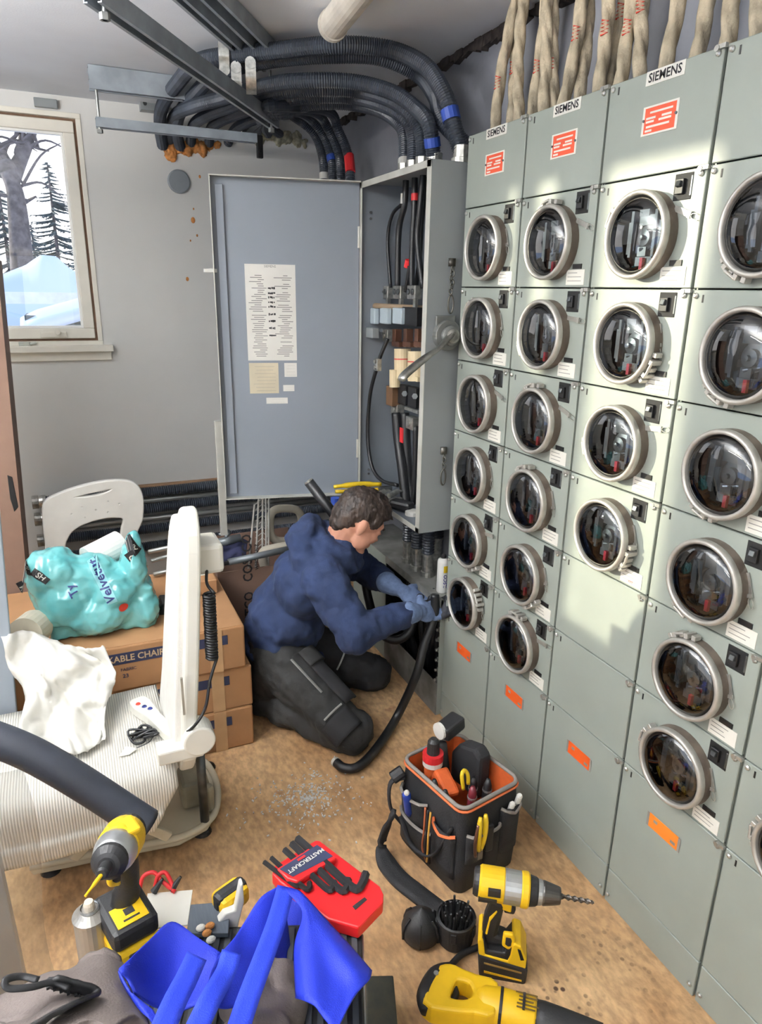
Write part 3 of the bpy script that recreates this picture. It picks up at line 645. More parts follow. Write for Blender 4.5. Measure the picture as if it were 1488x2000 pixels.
# three lower ones
conduit([top(848), at(838, 245, 2.36), at(812, 212, 2.43), at(765, 180, 2.52), Zp(690, 160, zB), Zp(610, 157, zB), Zp(540, 163, zB), Zp(480, 178, zB), Zp(430, 193, zB), Zp(380, 207, zB), atw(340, 228, 3.7), wall(330, 275)], .025, 'lower arching black conduit with a blue band near the switch top', GA, True, [(.05, .03, m_blue)])
conduit([top(826), at(822, 262, 2.47), at(800, 222, 2.5), at(762, 195, 2.58), Zp(700, 178, zB), Zp(620, 175, zB), Zp(550, 180, zB), Zp(495, 195, zB), Zp(450, 208, zB), Zp(405, 225, zB), atw(378, 245, 3.75), wall(372, 280)], .024, 'black conduit third from the far edge of the switch top', GA, True)
conduit([top(807), at(806, 262, 2.57), at(788, 230, 2.6), at(750, 207, 2.68), Zp(690, 192, zB), Zp(615, 190, zB), Zp(555, 196, zB), Zp(510, 208, zB), Zp(470, 220, zB), Zp(430, 236, zB), atw(412, 252, 3.8), wall(408, 280)], .023, 'black conduit second from the far edge of the switch top', GA, True)
conduit([top(790), at(789, 268, 2.66), at(776, 240, 2.7), at(742, 218, 2.8), Zp(690, 205, zB), Zp(625, 203, zB), Zp(570, 210, zB), Zp(530, 220, zB), Zp(500, 232, zB), Zp(472, 243, zB), atw(455, 258, 3.85), wall(445, 280)], .022, 'black conduit with a white tape at the far edge of the switch top', GA, True, [(.025, .03, m_wht)])
# four dropping behind the open door
GR = 'black conduits dropping behind the open door'
labs = ['conduit with a white end band dropping behind the door, farthest left', 'conduit with a small blue mark dropping behind the door', 'plain black conduit dropping behind the door beside the red-banded one', 'conduit with a wide red band dropping behind the door next to the dark wall']
for i, px in enumerate((633, 650, 666, 684)):
    x = 1.28 + .012 * i; b = ax(px, 352, x)
    bd = [[(.135, .03, m_wht)], [(.22, .03, m_blue)], [], [(.18, .085, m_red)]][i]
    conduit([Vector((x, b.y, 1.75)), Vector((x, b.y, b.z)), ax(px - 5, 300, x), at(px - 22, 258, b.y + .02), at(px - 62 + 6 * i, 226 - 3 * i, b.y - .05), Zp(560 - 6 * i, 222 - 5 * i, 2.33), Zp(520, 228 - 5 * i, 2.33), atw(498 + 8 * i, 243, 3.6), wall(480 + 22 * i, 262)], .021, labs[i], GR, False, bd)
# struts
m_str = mat('strut_grey', (142, 150, 158), .45, .15, var=.1, scale=14); m_rod = mat('threaded_rod', (150, 152, 150), .4, .7)
def strut(name, a, b, lab, w=.041, h=.041, up=Vector((0, 0, 1)), dbl=False):
    a, b = Vector(a), Vector(b); d = (b - a).normalized(); s = d.cross(up).normalized(); u = s.cross(d); g = G(); tt = .003
    def bar(s0, s1, u0, u1):
        vs = [q + s * x + u * y for q in (a, b) for (x, y) in ((s0, u0), (s1, u0), (s1, u1), (s0, u1))]; g.add(vs, [(0, 1, 2, 3), (7, 6, 5, 4), (0, 4, 5, 1), (1, 5, 6, 2), (2, 6, 7, 3), (3, 7, 4, 0)])
    for k in range(2 if dbl else 1):
        o = -h * k
        bar(-w / 2, w / 2, o + h - tt, o + h); bar(-w / 2, -w / 2 + tt, o, o + h - tt); bar(w / 2 - tt, w / 2, o, o + h - tt); bar(-w / 2 + tt, -w / 2 + .011, o, o + tt); bar(w / 2 - .011, w / 2 - tt, o, o + tt)
    return mk(name, g, m_str, label=lab, cat='strut', group='steel channel struts under the ceiling')
# diagonal pair
A0, A1 = Zp(190, 12, 2.29), Zp(533, 250, 2.29); dd = (A1 - A0).normalized(); nn = Vector((dd.y, -dd.x, 0))
strut('steel_channel', A0 - dd * .02, A1 + dd * .01, 'long diagonal channel strut hanging lowest across the conduits', w=.048, h=.048)
U0 = Zp(372, 20, ZC - .05); c0 = U0 - dd * .5; strut('steel_channel', c0, U0 + dd * .62, 'diagonal channel strut fixed to the ceiling beside the pipe clamps', h=.046)
strut('steel_channel', c0 + nn * .09, U0 + dd * .55 + nn * .09, 'second diagonal channel strut on the ceiling, farther right', h=.046, w=.06)
B0 = at(173, 150, 3.38); strut('steel_channel', Vector((B0.x, 3.38, ZC - .045)), Vector((1.0, 3.38, ZC - .045)), 'double channel strut on the ceiling in front of the window wall', dbl=True, h=.042, w=.05)
C0 = at(187, 238, 3.38); strut('steel_channel', Vector((C0.x, 3.38, C0.z - .02)), Vector((at(500, 270, 3.38).x, 3.38, C0.z - .02)), 'channel strut hung on a rod below the window-wall ceiling strut', h=.036)
rx = at(190, 200, 3.38).x; mk('threaded_rod', G().cyl((rx, 3.38, C0.z - .03), (rx, 3.38, ZC - .085), .006, n=8).cyl((rx, 3.38, C0.z - .026), (rx, 3.38, C0.z - .04), .012, n=6), m_rod, label='thin threaded rod holding the lower strut by the window', cat='rod')
q = A0 + dd * .03; mk('threaded_rod', G().cyl(q + Vector((0, 0, -.02)), Vector((q.x, q.y, ZC)), .006, n=8).cyl(q + Vector((0, 0, -.004)), q + Vector((0, 0, -.02)), .013, n=6), m_rod, label='threaded rod at the near end of the long diagonal strut', cat='rod')
q = A1 - dd * .02; mk('threaded_rod', G().cyl(q + Vector((0, 0, -.02)), Vector((q.x, q.y, ZC)), .006, n=8).cyl(q + Vector((0, 0, -.004)), q + Vector((0, 0, -.02)), .013, n=6), m_rod, label='threaded rod at the far end of the long diagonal strut', cat='rod')
def clamp(px, py, z, lab, sgn=1):
    p = Zp(px, py, z); cdir = -ray(px, py).normalized(); R = frame(p, (cdir.cross(Vector((0, 0, 1)))), (0, 0, 1)).to_3x3()
    g = G(); n = cdir
    s = Vector((0, 0, 1)).cross(n).normalized(); u = n.cross(s)
    pts = [p + n * .03 + u * (sgn * (-.045)), p + n * .032 + u * (sgn * -.02), p + n * .034, p + n * .026 + u * (sgn * .03), p + u * (sgn * .05)]
    C = crm(pts, 5); g.grid(lambda a, b: C[int(b * (len(C) - 1))] + s * ((a - .5) * .036), 3, len(C))
    g.cyl(pts[0] - n * .006, pts[0] + n * .008, .018, n=12); g.cyl(pts[0], pts[0] + n * .014, .007, n=6)
    mk('pipe_clamp', g, m_lug, label=lab, cat='clamp', group='bright pipe clamps on the conduits', solid=.002)
clamp(437, 106, zA, 'topmost bright pipe clamp on the highest conduit'); clamp(461, 136, zA - .02, 'middle bright pipe clamp just below the topmost one'); clamp(462, 160, zB, 'upside-down bright pipe clamp at the diagonal strut', -1); clamp(490, 152, zB, 'small bright pipe clamp right of the other three', -1)
# foam around the wall ends
m_foam = mat('spray_foam', (206, 138, 74), .85, var=.25, scale=30, bump=.5, bscale=60); m_foamp = mat('mineral_fill', (190, 186, 160), .9, var=.25, scale=40, bump=.5, bscale=70)
def blob(name, pts, m, lab, cat):
    g = G(); random.seed(len(pts))
    for (px, py, y, r) in pts: g.sph(at(px, py, y), (r * random.uniform(.8, 1.3), r * .7, r * random.uniform(.9, 1.6)), 10)
    return mk(name, g, m, label=lab, cat=cat, rem=.006, smi=1, disp=[(.025, .025), (.01, .01)])
blob('spray_foam', [(318, 270, YB, .03), (332, 292, YB, .04), (345, 285, YB, .03), (362, 290, YB, .035), (380, 285, YB, .03), (395, 290, YB, .03), (408, 282, YB, .025), (425, 282, YB, .022)], m_foam, 'orange spray foam sealing the conduits at the white wall', 'foam')
blob('insulation_fill', [(498, 262, YB, .025), (505, 272, YB, .03), (515, 262, YB, .03), (530, 265, YB, .03), (545, 272, YB, .03), (560, 268, YB, .028), (580, 272, YB, .03), (595, 280, YB, .02)], m_foamp, 'pale fill around the conduits right of the orange foam', 'foam')
for i, (px, py, s) in enumerate(((377, 430, .011), (385, 460, .005), (372, 470, .004), (378, 408, .004), (390, 345, .006), (366, 545, .008))):
    mk('foam_drip', G().sph(at(px, py, YB), (s, s * .5, s * 1.4), 8), m_foam, label=['orange foam drip on the wall below the round cap', 'tiny foam speck under the orange drip', 'lowest tiny foam speck left of the door', 'tiny foam speck above the orange drip', 'foam speck right of the round cap', 'greenish foam smear near the white clip'][i], cat='foam')
p = at(349, 355, YB); mk('round_wall_cap', G().lathe([(.056, 0), (.056, .01), (.05, .014), (.001, .015)], p, (0, -1, 0), 32), mat('cap_grey', (128, 134, 140), .5, var=.05), label='round grey blanking cap on the white wall', cat='wall cap', smooth=False)
p = at(294, 206, YB - .03); g = G().ob(p, (.1, .06, .055)); g.m = 1; g.cyl(p + Vector((-.03, -.03, 0)), p + Vector((-.03, -.034, 0)), .01, n=10); g.cyl(p + Vector((.05, 0, 0)), p + Vector((.08, 0, -.005)), .02, n=12); mk('junction_box', g, [m_box, m_steel], label='small grey junction box on the wall left of the conduits', cat='electrical box', bev=.006)
p = at(507, 287, YB - .3); mk('black_bracket', G().ob(p, (.03, .02, .1)).cyl(p + Vector((0, -.01, -.02)), p + Vector((0, -.018, -.02)), .01, n=8), m_blk, label='short black bracket hanging below the pale fill', cat='bracket', bev=.005)
a, b = at(65, 190, YB - .02), at(113, 213, YB - .02); mk('grey_plate', G().bb(a.x, b.x, YB - .03, YB - .008, b.z, a.z), m_box, label='grey plate over the window at the ceiling', cat='plate', bev=.003)
# round duct on the ceiling
p0, p1 = Zp(652, 46, ZC - .045), Zp(725, -50, ZC - .045); d = (p0 - p1).normalized()
g = G().cyl(p1, p0, .043, n=24); g.lathe([(.047, 0), (.047, .02), (.036, .035)], p0, d, 24); mk('ceiling_pipe', g, mat('pipe_white', (206, 200, 188), .6, var=.08), label='capped white pipe along the ceiling above the conduits', cat='pipe')
# cloth-covered service cables
m_cloth = mat('cloth_cable', (198, 184, 158), .85, var=.18, scale=16, bump=.5, bscale=160)
def rope(p0, p1, r, ph, lobes=3, tw=26):
    N = 46; g = G(); n = 18; vs = []
    mid = p0.lerp(p1, .5) + Vector((random.uniform(-.01, .01), random.uniform(-.02, .02), 0)); C = resample(crm([p0, mid, p1], 30), (p1 - p0).length / N)
    a, b = Vector((1, 0, 0)), Vector((0, 1, 0)); M = len(C)
    for i, p in enumerate(C):
        for k in range(n):
            th = 2 * PI * k / n; rr = r * (.62 + .5 * abs(math.cos((lobes * th + ph + tw * i / M * 1.0) / 2)) ** .7); vs.append(p + a * math.cos(th) * rr + b * math.sin(th) * rr)
    fs = [(i * n + k, i * n + (k + 1) % n, (i + 1) * n + (k + 1) % n, (i + 1) * n + k) for i in range(M - 1) for k in range(n)]
    return g.add(vs, fs), C
ropes = [((966, 236), (1008, 2)), ((1000, 226), (1010, 0)), ((1016, 226), (1024, 0)), ((1036, 216), (1066, 0)), ((1062, 205), (1066, -20)), ((1086, 194), (1082, 0)), ((1098, 190), (1130, 0)), ((1130, 180), (1144, -10)), ((1170, 160), (1184, 0)), ((1186, 156), (1218, 0)), ((1212, 146), (1234, -6)), ((1254, 130), (1256, 0)), ((1300, 112), (1316, 0)), ((1362, 90), (1374, 0)), ((1424, 66), (1440, 0)), ((1484, 44), (1496, 0))]
random.seed(21)
for i, (b, tp) in enumerate(ropes):
    x = 1.335 + .03 * (i % 2); q0 = ax(b[0], b[1], x); q0.z = ZS[0] - .002; q1 = ax(tp[0], tp[1], x); d = (q1 - q0); q1 = q0 + d * ((ZC + .01 - q0.z) / d.z)
    g, C = rope(q0, q1, .0165, i * 1.7, 3, 22 + 3 * (i % 3))
    t = thing('cloth_cable', '%s cloth-covered cable rising from the meter cabinets, counted from the disconnect switch' % ['first', 'second', 'third', 'fourth', 'fifth', 'sixth', 'seventh', 'eighth', 'ninth', 'tenth', 'eleventh', 'twelfth', 'thirteenth', 'fourteenth', 'fifteenth', 'sixteenth'][i], 'cable', q0, group='twisted cloth cables above the meters')
    mk('braid', g, m_cloth, t, smooth=True)
    if i in (0, 1, 3, 5, 6, 8, 9, 10, 11):
        k = int(len(C) * (.35 + .25 * ((i * 7) % 5) / 5)); pts = []
        for j in range(9): c = C[min(k + j // 2, len(C) - 1)]; aa = PI + .55 + (.5 if j % 2 else -.5); pts.append(c + Vector((math.cos(aa) * .0185, math.sin(aa) * .0185, (j % 2) * .004)))
        mk('red_marking', G().tube(pts, .0022, 5), m_inkr, t)
# low conduits along the white wall
GLW = 'conduits along the foot of the white wall'
for i, (py, r, lab) in enumerate(((962, .027, 'topmost black corrugated conduit low on the white wall'), (994, .027, 'second black corrugated conduit from the top low on the white wall'), (1034, .026, 'third black corrugated conduit low on the white wall'), (1068, .026, 'lowest black corrugated conduit at the foot of the white wall'))):
    z = at(270, py, YB - .06).z; x0 = at(78, 1000, YB - .06).x; t = thing('flexible_conduit', lab, 'conduit', (x0, YB - .06, z - r), group=GLW)
    P = [Vector((x0, YB - .06, z)), Vector((x0 + .5, YB - .06, z - .004)), Vector((x0 + 1.0, YB - .06, z + .003)), Vector((1.40, YB - .06, z))]
    mk('sheath', corr(P, r, pitch=.011, depth=.2), m_cond, t); mk('coupling', G().lathe([(r * 1.3, -.03), (r * 1.3, .0), (r * 1.1, .002), (r * 1.25, .02), (r * 1.25, .035)], P[0], (1, 0, 0), 16), m_lug, t)
for i, py in enumerate((979, 1015)):
    z = at(270, py, YB - .025).z; x0 = at(85, 1000, YB - .03).x; mk('steel_pipe', G().cyl((x0, YB - .025, z), (1.42, YB - .025, z), .017, n=14), mat('pipe_grey', (150, 152, 150), .4, .4), label=['upper straight grey pipe between the low black conduits', 'lower straight grey pipe between the low black conduits'][i], cat='pipe', group=GLW, smooth=True)
mk('conduit_rail', G().bb(at(250, 950, YB).x - .1, .8, YB - .03, YB - .002, at(300, 946, YB).z - .006, at(300, 946, YB).z + .006), mat('rail_wood', (150, 118, 88), .7), label='thin wooden rail above the low conduits', cat='rail')
# long bar hanging beside the open door
p0, p1 = at(427, 822, 2.93), at(436, 1045, 2.93); mk('steel_bar', G().ob((p0 + p1) / 2, (.03, .02, (p0 - p1).length)).ob(p0 + Vector((.012, -.012, -.05)), (.008, .01, .05)), mat('bar_pale', (204, 204, 196), .4, .3), label='pale steel bar standing at the free edge of the open door', cat='bar', bev=.002)
# ---------------- outdoors ----------------
m_snow = mat('snow', (196, 208, 228), .8, var=.02, scale=1.2); m_bark = mat('bark', (96, 90, 92), .9, var=.25, scale=8, bump=.5, bscale=20); m_need = mat('spruce_needles', (72, 88, 92), .9, var=.3, scale=6); m_lum = mat('lumber_grey', (98, 106, 108), .85, var=.3, scale=12, stretch=(1, 1, 8)); m_rail = mat('rail_white', (222, 226, 232), .7)
mk('ground', G().bb(-30, 14, YB + .21, 60, -.6, -.4), m_snow, kind='structure'); mk('ground', G().bb(-40, XL - .31, -20, YB + .2, -.6, -.4), m_snow, kind='structure')
def mound(y0, pts, dep, lab, base=-.4):
    X = [at(px, py, y0) for px, py in pts]; g = G()
    def fn(u, v):
        f = u * (len(X) - 1); i = min(int(f), len(X) - 2); p = X[i].lerp(X[i + 1], f - i); h = p.z - base; s = math.sin(v * PI) ** .8
        return Vector((p.x, y0 + (v - .5) * dep, base + h * s + .08 * noise.noise(Vector((p.x * 2, v * 5, y0))) * s))
    g.grid(fn, 40, 14); mk('snow_bank', g, m_snow, smooth=True, label=lab, cat='snow bank')
mound(13, [(-160, 545), (-60, 540), (0, 532), (50, 518), (80, 498), (110, 500), (135, 522), (165, 540), (230, 540)], 3.5, 'tall rounded snow bank seen through the window')
mound(8.2, [(-160, 590), (-40, 585), (0, 572), (40, 568), (90, 574), (140, 578), (190, 576), (240, 580)], 2.0, 'low snow bank in front of the rounded one outside the window')
mound(6.6, [(-160, 605), (-20, 606), (0, 615), (30, 622), (60, 628), (85, 640), (110, 648)], .9, 'small snow heap at the lower corner of the window view')
p0, p1 = at(-40, 581, 7.2), at(230, 581, 7.2); g = G().bb(p0.x, p1.x, 7.17, 7.23, p0.z - .05, p0.z + .05)
rl = thing('fence_rail', 'white horizontal rail crossing the window view', 'fence', (p0.x, 7.2, -.4)); mk('rail', g, m_rail, rl)
for q in (p0.x + .1, p1.x - .1): mk('post', G().bb(q - .05, q + .05, 7.24, 7.32, -.4, p0.z + .05), m_lum, rl)
lp = thing('lumber_pile', 'snow-covered grey lumber pile outside the window', 'lumber pile', (at(140, 640, 6.0).x, 6.0, -.4))
a0 = at(48, 600, 6.0).x; b0 = at(230, 600, 6.0).x; zt = at(150, 612, 6.0).z; zb = -.4; k = 0; z = zt
while z > zb: mk('board', G().ob(((a0 + b0) / 2 + .12 * (k % 3), 6.0 + .02 * (k % 2), z - .05), (b0 - a0, .5, .085)), m_lum, lp); z -= .1; k += 1
P = [at(x, y, 5.8) for x, y in ((45, 640), (75, 625), (110, 615), (150, 604), (190, 592), (235, 585))]
g = G(); g.grid(lambda u, v: (lambda f: P[min(int(f), 4)].lerp(P[min(int(f), 4) + 1], f - min(int(f), 4)))(u * 5) + Vector((0, (v - .5) * .7 + .15, .09 * math.sin(v * PI) - .05)), 24, 8); mk('snow_cap', g, m_snow, lp, smooth=True, solid=.06)
def tree(y, trunk, branches, r0, lab):
    t = thing('bare_tree', lab, 'tree', at(trunk[0][0], trunk[0][1], y)); P = [at(a, b, y) for a, b in trunk]; C = crm(P, 6); mk('trunk', G().tube(C, [r0 * (1 - .55 * i / len(C)) for i in range(len(C))], 12), m_bark, t, smooth=True)
    for bp, r in branches: C = crm([at(a, b, y + (i % 2) * .2) for i, (a, b) in enumerate(bp)], 5); mk('branch', G().tube(C, [r * (1 - .7 * i / len(C)) for i in range(len(C))], 8), m_bark, t, smooth=True)
    random.seed(77)
    for k in range(16):
        bp, r = branches[k % len(branches)]; q = at(*bp[len(bp) // 2], y); e = q + Vector((random.uniform(-1.2, 1.2), random.uniform(-.5, .5), random.uniform(-.3, 1.0))); mk('twig', G().tube(crm([q, q.lerp(e, .5) + Vector((0, 0, .15)), e], 4), [.03, .028, .025, .022, .02, .018, .015, .012, .006], 5), m_bark, t)
    return t
tree(16, [(48, 560), (42, 500), (35, 420), (28, 370), (12, 335)], [([(22, 350), (36, 320), (50, 290), (62, 262), (78, 225)], .16), ([(40, 300), (44, 275), (42, 240)], .12), ([(14, 335), (5, 310), (-12, 270)], .2), ([(5, 310), (12, 285), (30, 266), (40, 255)], .06), ([(40, 400), (55, 392), (70, 384)], .05), ([(30, 370), (44, 362), (40, 350)], .04), ([(60, 280), (75, 290), (95, 295)], .04), ([(8, 300), (-5, 285), (-20, 282)], .06)], (.24), 'big bare forked tree outside the window')
def spruce(px, ptop, pbot, y, n, spread, lab):
    t0, b0 = at(px, ptop, y), at(px, pbot, y); H = t0.z - b0.z; b0 = Vector((t0.x, y, b0.z)); t = thing('spruce_tree', lab, 'tree', b0)
    mk('trunk', G().cyl(Vector((t0.x, y, -.4)), t0, .1, .02, n=8), m_bark, t); g = G(); random.seed(int(px) + 50)
    for i in range(n):
        f = i / n; z = t0.z - f * H * .97; L = spread * (.12 + .88 * f) * random.uniform(.65, 1.1); a = random.uniform(0, 2 * PI); d = Vector((math.cos(a), math.sin(a), 0)); o = Vector((t0.x, y, z)); pr = []
        for k in range(5): q = k / 4; pr.append(o + d * L * q + Vector((0, 0, -.35 * L * q + .18 * L * q * q)))
        g.tube(pr, [.03, .05, .05, .035, .008], 5, flat=.5)
        for k in range(1, 5):
            for sgn in (-1, 1): s = d.cross(Vector((0, 0, 1))) * sgn; g.tube([pr[k], pr[k] + s * L * .18 * (1 - .15 * k) + d * L * .08 - Vector((0, 0, L * .07))], [.03, .006], 4, flat=.5)
    mk('branches', g, m_need, t)
spruce(92, 318, 520, 26, 90, 1.25, 'slim spruce standing free in the middle of the window view'); spruce(-2, 372, 560, 22, 80, 1.5, 'dense spruce behind the bare tree at the window edge'); spruce(150, 385, 540, 32, 70, 1.3, 'pale spruce at the right side of the window view'); spruce(60, 440, 545, 34, 60, 1.2, 'short distant spruce beside the bare trunk')
# ---------------- clutter on the left ----------------
m_kraft = mat('cardboard', (164, 122, 84), .8, var=.06, scale=6, bump=.1, bscale=90); m_kraft2 = mat('cardboard_brown', (124, 98, 84), .8, var=.07, scale=5, bump=.1, bscale=90); m_kraftd = mat('cardboard_inside', (150, 112, 78), .85); m_navy = mat('print_navy', (38, 44, 72), .7); m_cream2 = mat('print_cream', (196, 168, 132), .7); m_tape = mat('clear_tape', (196, 160, 120), .25, coat=.4)
BF = 2.255; bt0 = [0.0, .168, .337, .506]
for i in range(3):
    z0, z1 = bt0[i] + .001, bt0[i + 1] - .001; xr = (.505, .508, .487)[i]; xl = -.36 + .01 * i; yb = 2.86; yf = BF + (0, .004, -.004)[i]
    t = thing('chair_carton', ['bottom cardboard carton of the stack behind the white bath lift', 'middle cardboard carton of the stack behind the white bath lift', 'top cardboard carton lettered CHAIR under the toilet paper pack'][i], 'box', ((xl + xr) / 2, (yf + yb) / 2, z0), group='stacked chair cartons')
    mk('carton', G().bb(xl, xr, yf, yb, z0, z1), m_kraft, t, bev=.006)
    mk('flap', G().bb(xl + .01, xr - .01, yf + .004, (yf + yb) / 2 - .002, z1 - .001, z1 + .0015), m_kraft, t)
    zc = z1 - .045; g = G().bb(-.05, .236 if i == 2 else .2, yf - .0012, yf - .0002, zc - .02, zc + .021)
    g.m = 1; text_g('STACKABLE CHAIR', .033, frame((.078, yf - .0016, zc), (1, 0, 0), (0, 0, 1)), bold=True, g=g, sx=.92); mk('print_band', g, [m_navy, m_cream2], t)
    mk('side_print', G().bb(.31, .425, yf - .0012, yf - .0002, zc - .018, zc + .018), m_navy, t)
    g = G(); text_g('FABRIC', .016, frame((.06, yf - .0012, zc - .042), (1, 0, 0), (0, 0, 1)), align='LEFT', g=g); text_g('23', .02, frame((.065, yf - .0012, zc - .066), (1, 0, 0), (0, 0, 1)), align='LEFT', bold=True, g=g); mk('small_print', g, m_navy, t)
    g = G().bb(.36, .405, yf - .0018, yf - .0013, z0, z1); mk('tape', g, m_tape, t)
p = az(420, 1150, .55); g = G().bb(.30, .455, 2.56, 2.84, .508, .565); t = thing('small_carton', 'small flat cardboard box with a red and white label on the stack', 'box', (.38, 2.7, .508)); mk('carton', g, m_kraft, t, bev=.004)
mk('white_label', G().bb(.36, .42, 2.62, 2.78, .565, .566), m_card, t); mk('red_label', G().bb(.42, .45, 2.64, 2.76, .565, .5662), m_inkr, t)
# open carton with aids
CF = 2.92; x0 = at(425, 1120, CF).x; x1 = x0 + .46; zt = at(480, 1112, CF).z; cb = thing('open_carton', 'open brown carton behind the kneeling man with black sideways lettering', 'box', ((x0 + x1) / 2, CF + .22, 0))
w_ = .006; g = G().bb(x0, x1, CF, CF + w_, .002, zt); mk('front_wall', g, m_kraft2, cb); mk('back_wall', G().bb(x0, x1, CF + .44, CF + .446, .002, zt + .02), m_kraft2, cb); mk('side_wall', G().bb(x0, x0 + w_, CF + w_, CF + .44, .002, zt), m_kraft2, cb); mk('side_wall', G().bb(x1 - w_, x1, CF + w_, CF + .44, .002, zt), m_kraft2, cb); mk('bottom_wall', G().bb(x0 + w_, x1 - w_, CF + w_, CF + .44, .002, .008), m_kraftd, cb)
g = G(); lx = at(486, 1150, CF).x
for zc in (at(484, 1185, CF).z - .04, at(484, 1130, CF).z + .10): text_g('COSTCO', .062, frame((lx, CF - .001, zc), (0, 0, 1), (-1, 0, 0)), bold=True, g=g, sx=.9); text_g('WHOLESALE', .022, frame((lx + .042, CF - .001, zc), (0, 0, 1), (-1, 0, 0)), bold=True, g=g)
mk('lettering', g, m_ink, cb)
m_wire = mat('wire_white', (222, 220, 214), .4); m_tubew = mat('tube_cream', (216, 208, 190), .45, var=.04); m_pole = mat('pole_grey', (112, 118, 122), .4, .3)
wr = thing('wire_rack', 'white wire rack standing in the open carton', 'rack', at(512, 1110, 3.05)); Y_ = 3.05
def w_at(px, py, y=3.05): return at(px, py, y)
for (a, b) in (((497, 985), (485, 1112)), ((505, 975), (499, 1112)), ((513, 968), (512, 1112)), ((519, 968), (520, 1112)), ((525, 970), (524, 1112))): mk('rail', G().cyl(w_at(*a), w_at(*b), .0045, n=8), m_wire, wr)
for i in range(11): mk('zigzag_wire', G().tube([w_at(499, 985 + i * 11), w_at(513, 973 + i * 11), w_at(524, 984 + i * 11)], .002, 5), m_wire, wr)
def loop(cx_, cy_, rx_, ry_, y, r, lab):
    pts = []
    for k in range(29):
        a = 2 * PI * k / 28; c, s = math.cos(a), math.sin(a); pts.append(at(cx_ + rx_ * (abs(c) ** .6) * (1 if c > 0 else -1), cy_ - ry_ * (abs(s) ** .6) * (1 if s > 0 else -1), y + .02 * c))
    return mk('commode_arm', G().tube(pts, r, 10), m_tubew, label=lab, cat='armrest', smooth=True)
loop(558, 1025, 31, 32, 3.12, .02, 'cream looped armrest standing behind the kneeling man')
pts = [at(595, 1062, 3.0), at(560, 1066, 2.99), at(528, 1072, 2.98), at(514, 1078, 2.98), at(512, 1092, 2.98), at(522, 1125, 3.0)]; mk('commode_arm', G().tube(crm(pts, 6), .02, 10), m_tubew, label='lower cream armrest with a ribbed grip in the open carton', cat='armrest', smooth=True)
ct = thing('crutch', 'grey telescopic crutch lying across the open carton', 'crutch', at(430, 1104, 2.86)); mk('lower_tube', G().cyl(at(425, 1104, 2.86), at(450, 1098, 2.87), .010, n=12), m_blk, ct); mk('upper_tube', G().cyl(at(446, 1098, 2.87), at(575, 1070, 2.90), .015, n=12), m_pole, ct, smooth=True)
ck = thing('walking_aid', 'grey crutch grip above the navy cloth', 'crutch', at(445, 1055, 3.0)); mk('grip', G().cyl(at(420, 1062, 3.0), at(470, 1050, 3.0), .02, n=12), m_pole, ck, smooth=True); mk('loop', G().tube(crm([at(428, 1045, 3.0), at(440, 1037, 3.0), at(448, 1040, 3.0), at(440, 1050, 3.0)], 5), .008, 8), m_pole, ck, smooth=True)
P = [at(432, 1095, 2.98), at(480, 1060, 3.0)]
g = G(); g.grid(lambda u, v: at(428 + 56 * u - 6 * v, 1058 + 40 * v + 6 * math.sin(u * 6), 3.0 - .06 * v) + Vector((0, .02 * noise.noise(Vector((u * 4, v * 4, 1))), 0)), 14, 10); mk('navy_cloth', g, mat('cloth_navy', (34, 38, 70), .9, var=.15), label='navy cloth bunched at the left of the open carton', cat='cloth', smooth=True, solid=.006)
# aluminium frame parts behind toilet paper
for i, (a, b) in enumerate((((290, 1078), (355, 1062)), ((296, 1096), (360, 1072)), ((300, 1122), (350, 1108)), ((300, 1140), (352, 1122)))): mk('walker_tube', G().cyl(at(a[0], a[1], 2.75 + .03 * i), at(b[0] + 60, b[1] - 12, 2.8 + .03 * i), .009, n=10), mat('tube_alu', (176, 178, 176), .35, .7), label=['topmost thin metal walker tube beside the toilet paper pack', 'second thin metal walker tube from the top', 'third thin metal walker tube from the top', 'lowest thin metal walker tube beside the toilet paper pack'][i], cat='tube', group='walker tubes', smooth=True)
mk('black_pouch', G().ob(at(322, 1195, 2.5), (.07, .12, .1), Matrix.Rotation(.4, 3, 'Y')), m_blk, label='black pouch between the toilet paper and the white backrest', cat='pouch', bev=.02)
def plate2d(outer, holes, M, depth, bevel=.0):
    cu = bpy.data.curves.new('p', 'CURVE'); cu.dimensions = '2D'; cu.fill_mode = 'BOTH'; cu.extrude = depth / 2; cu.bevel_depth = bevel; cu.bevel_resolution = 2
    for poly in [outer] + holes:
        s = cu.splines.new('POLY'); s.points.add(len(poly) - 1); s.use_cyclic_u = True
        for i, p in enumerate(poly): s.points[i].co = (p[0], p[1], 0, 1)
    o = bpy.data.objects.new('p', cu); COL.objects.link(o); bpy.context.view_layer.update()
    me = bpy.data.meshes.new_from_object(o.evaluated_get(bpy.context.evaluated_depsgraph_get())); g = G(); g.add([M @ v.co for v in me.vertices], [tuple(p.vertices) for p in me.polygons])
    bpy.data.objects.remove(o); bpy.data.meshes.remove(me); bpy.data.curves.remove(cu); return g
def sm2(pts, n=4):
    P = [Vector((p[0], p[1], 0)) for p in pts]; L = len(P); o = []
    for i in range(L):
        a, b, c, d = P[i - 1], P[i], P[(i + 1) % L], P[(i + 2) % L]
        for k in range(n): t = k / n; q = 0.5 * ((2 * b) + (c - a) * t + (2 * a - 5 * b + 4 * c - d) * t * t + (3 * b - a - 3 * c + d) * t ** 3); o.append((q.x, q.y))
    return o
CY = 3.0; zz = lambda x, y: (lambda p: (p.x, p.z))(at(x / 2.756, 900 + y / 2.756, CY))
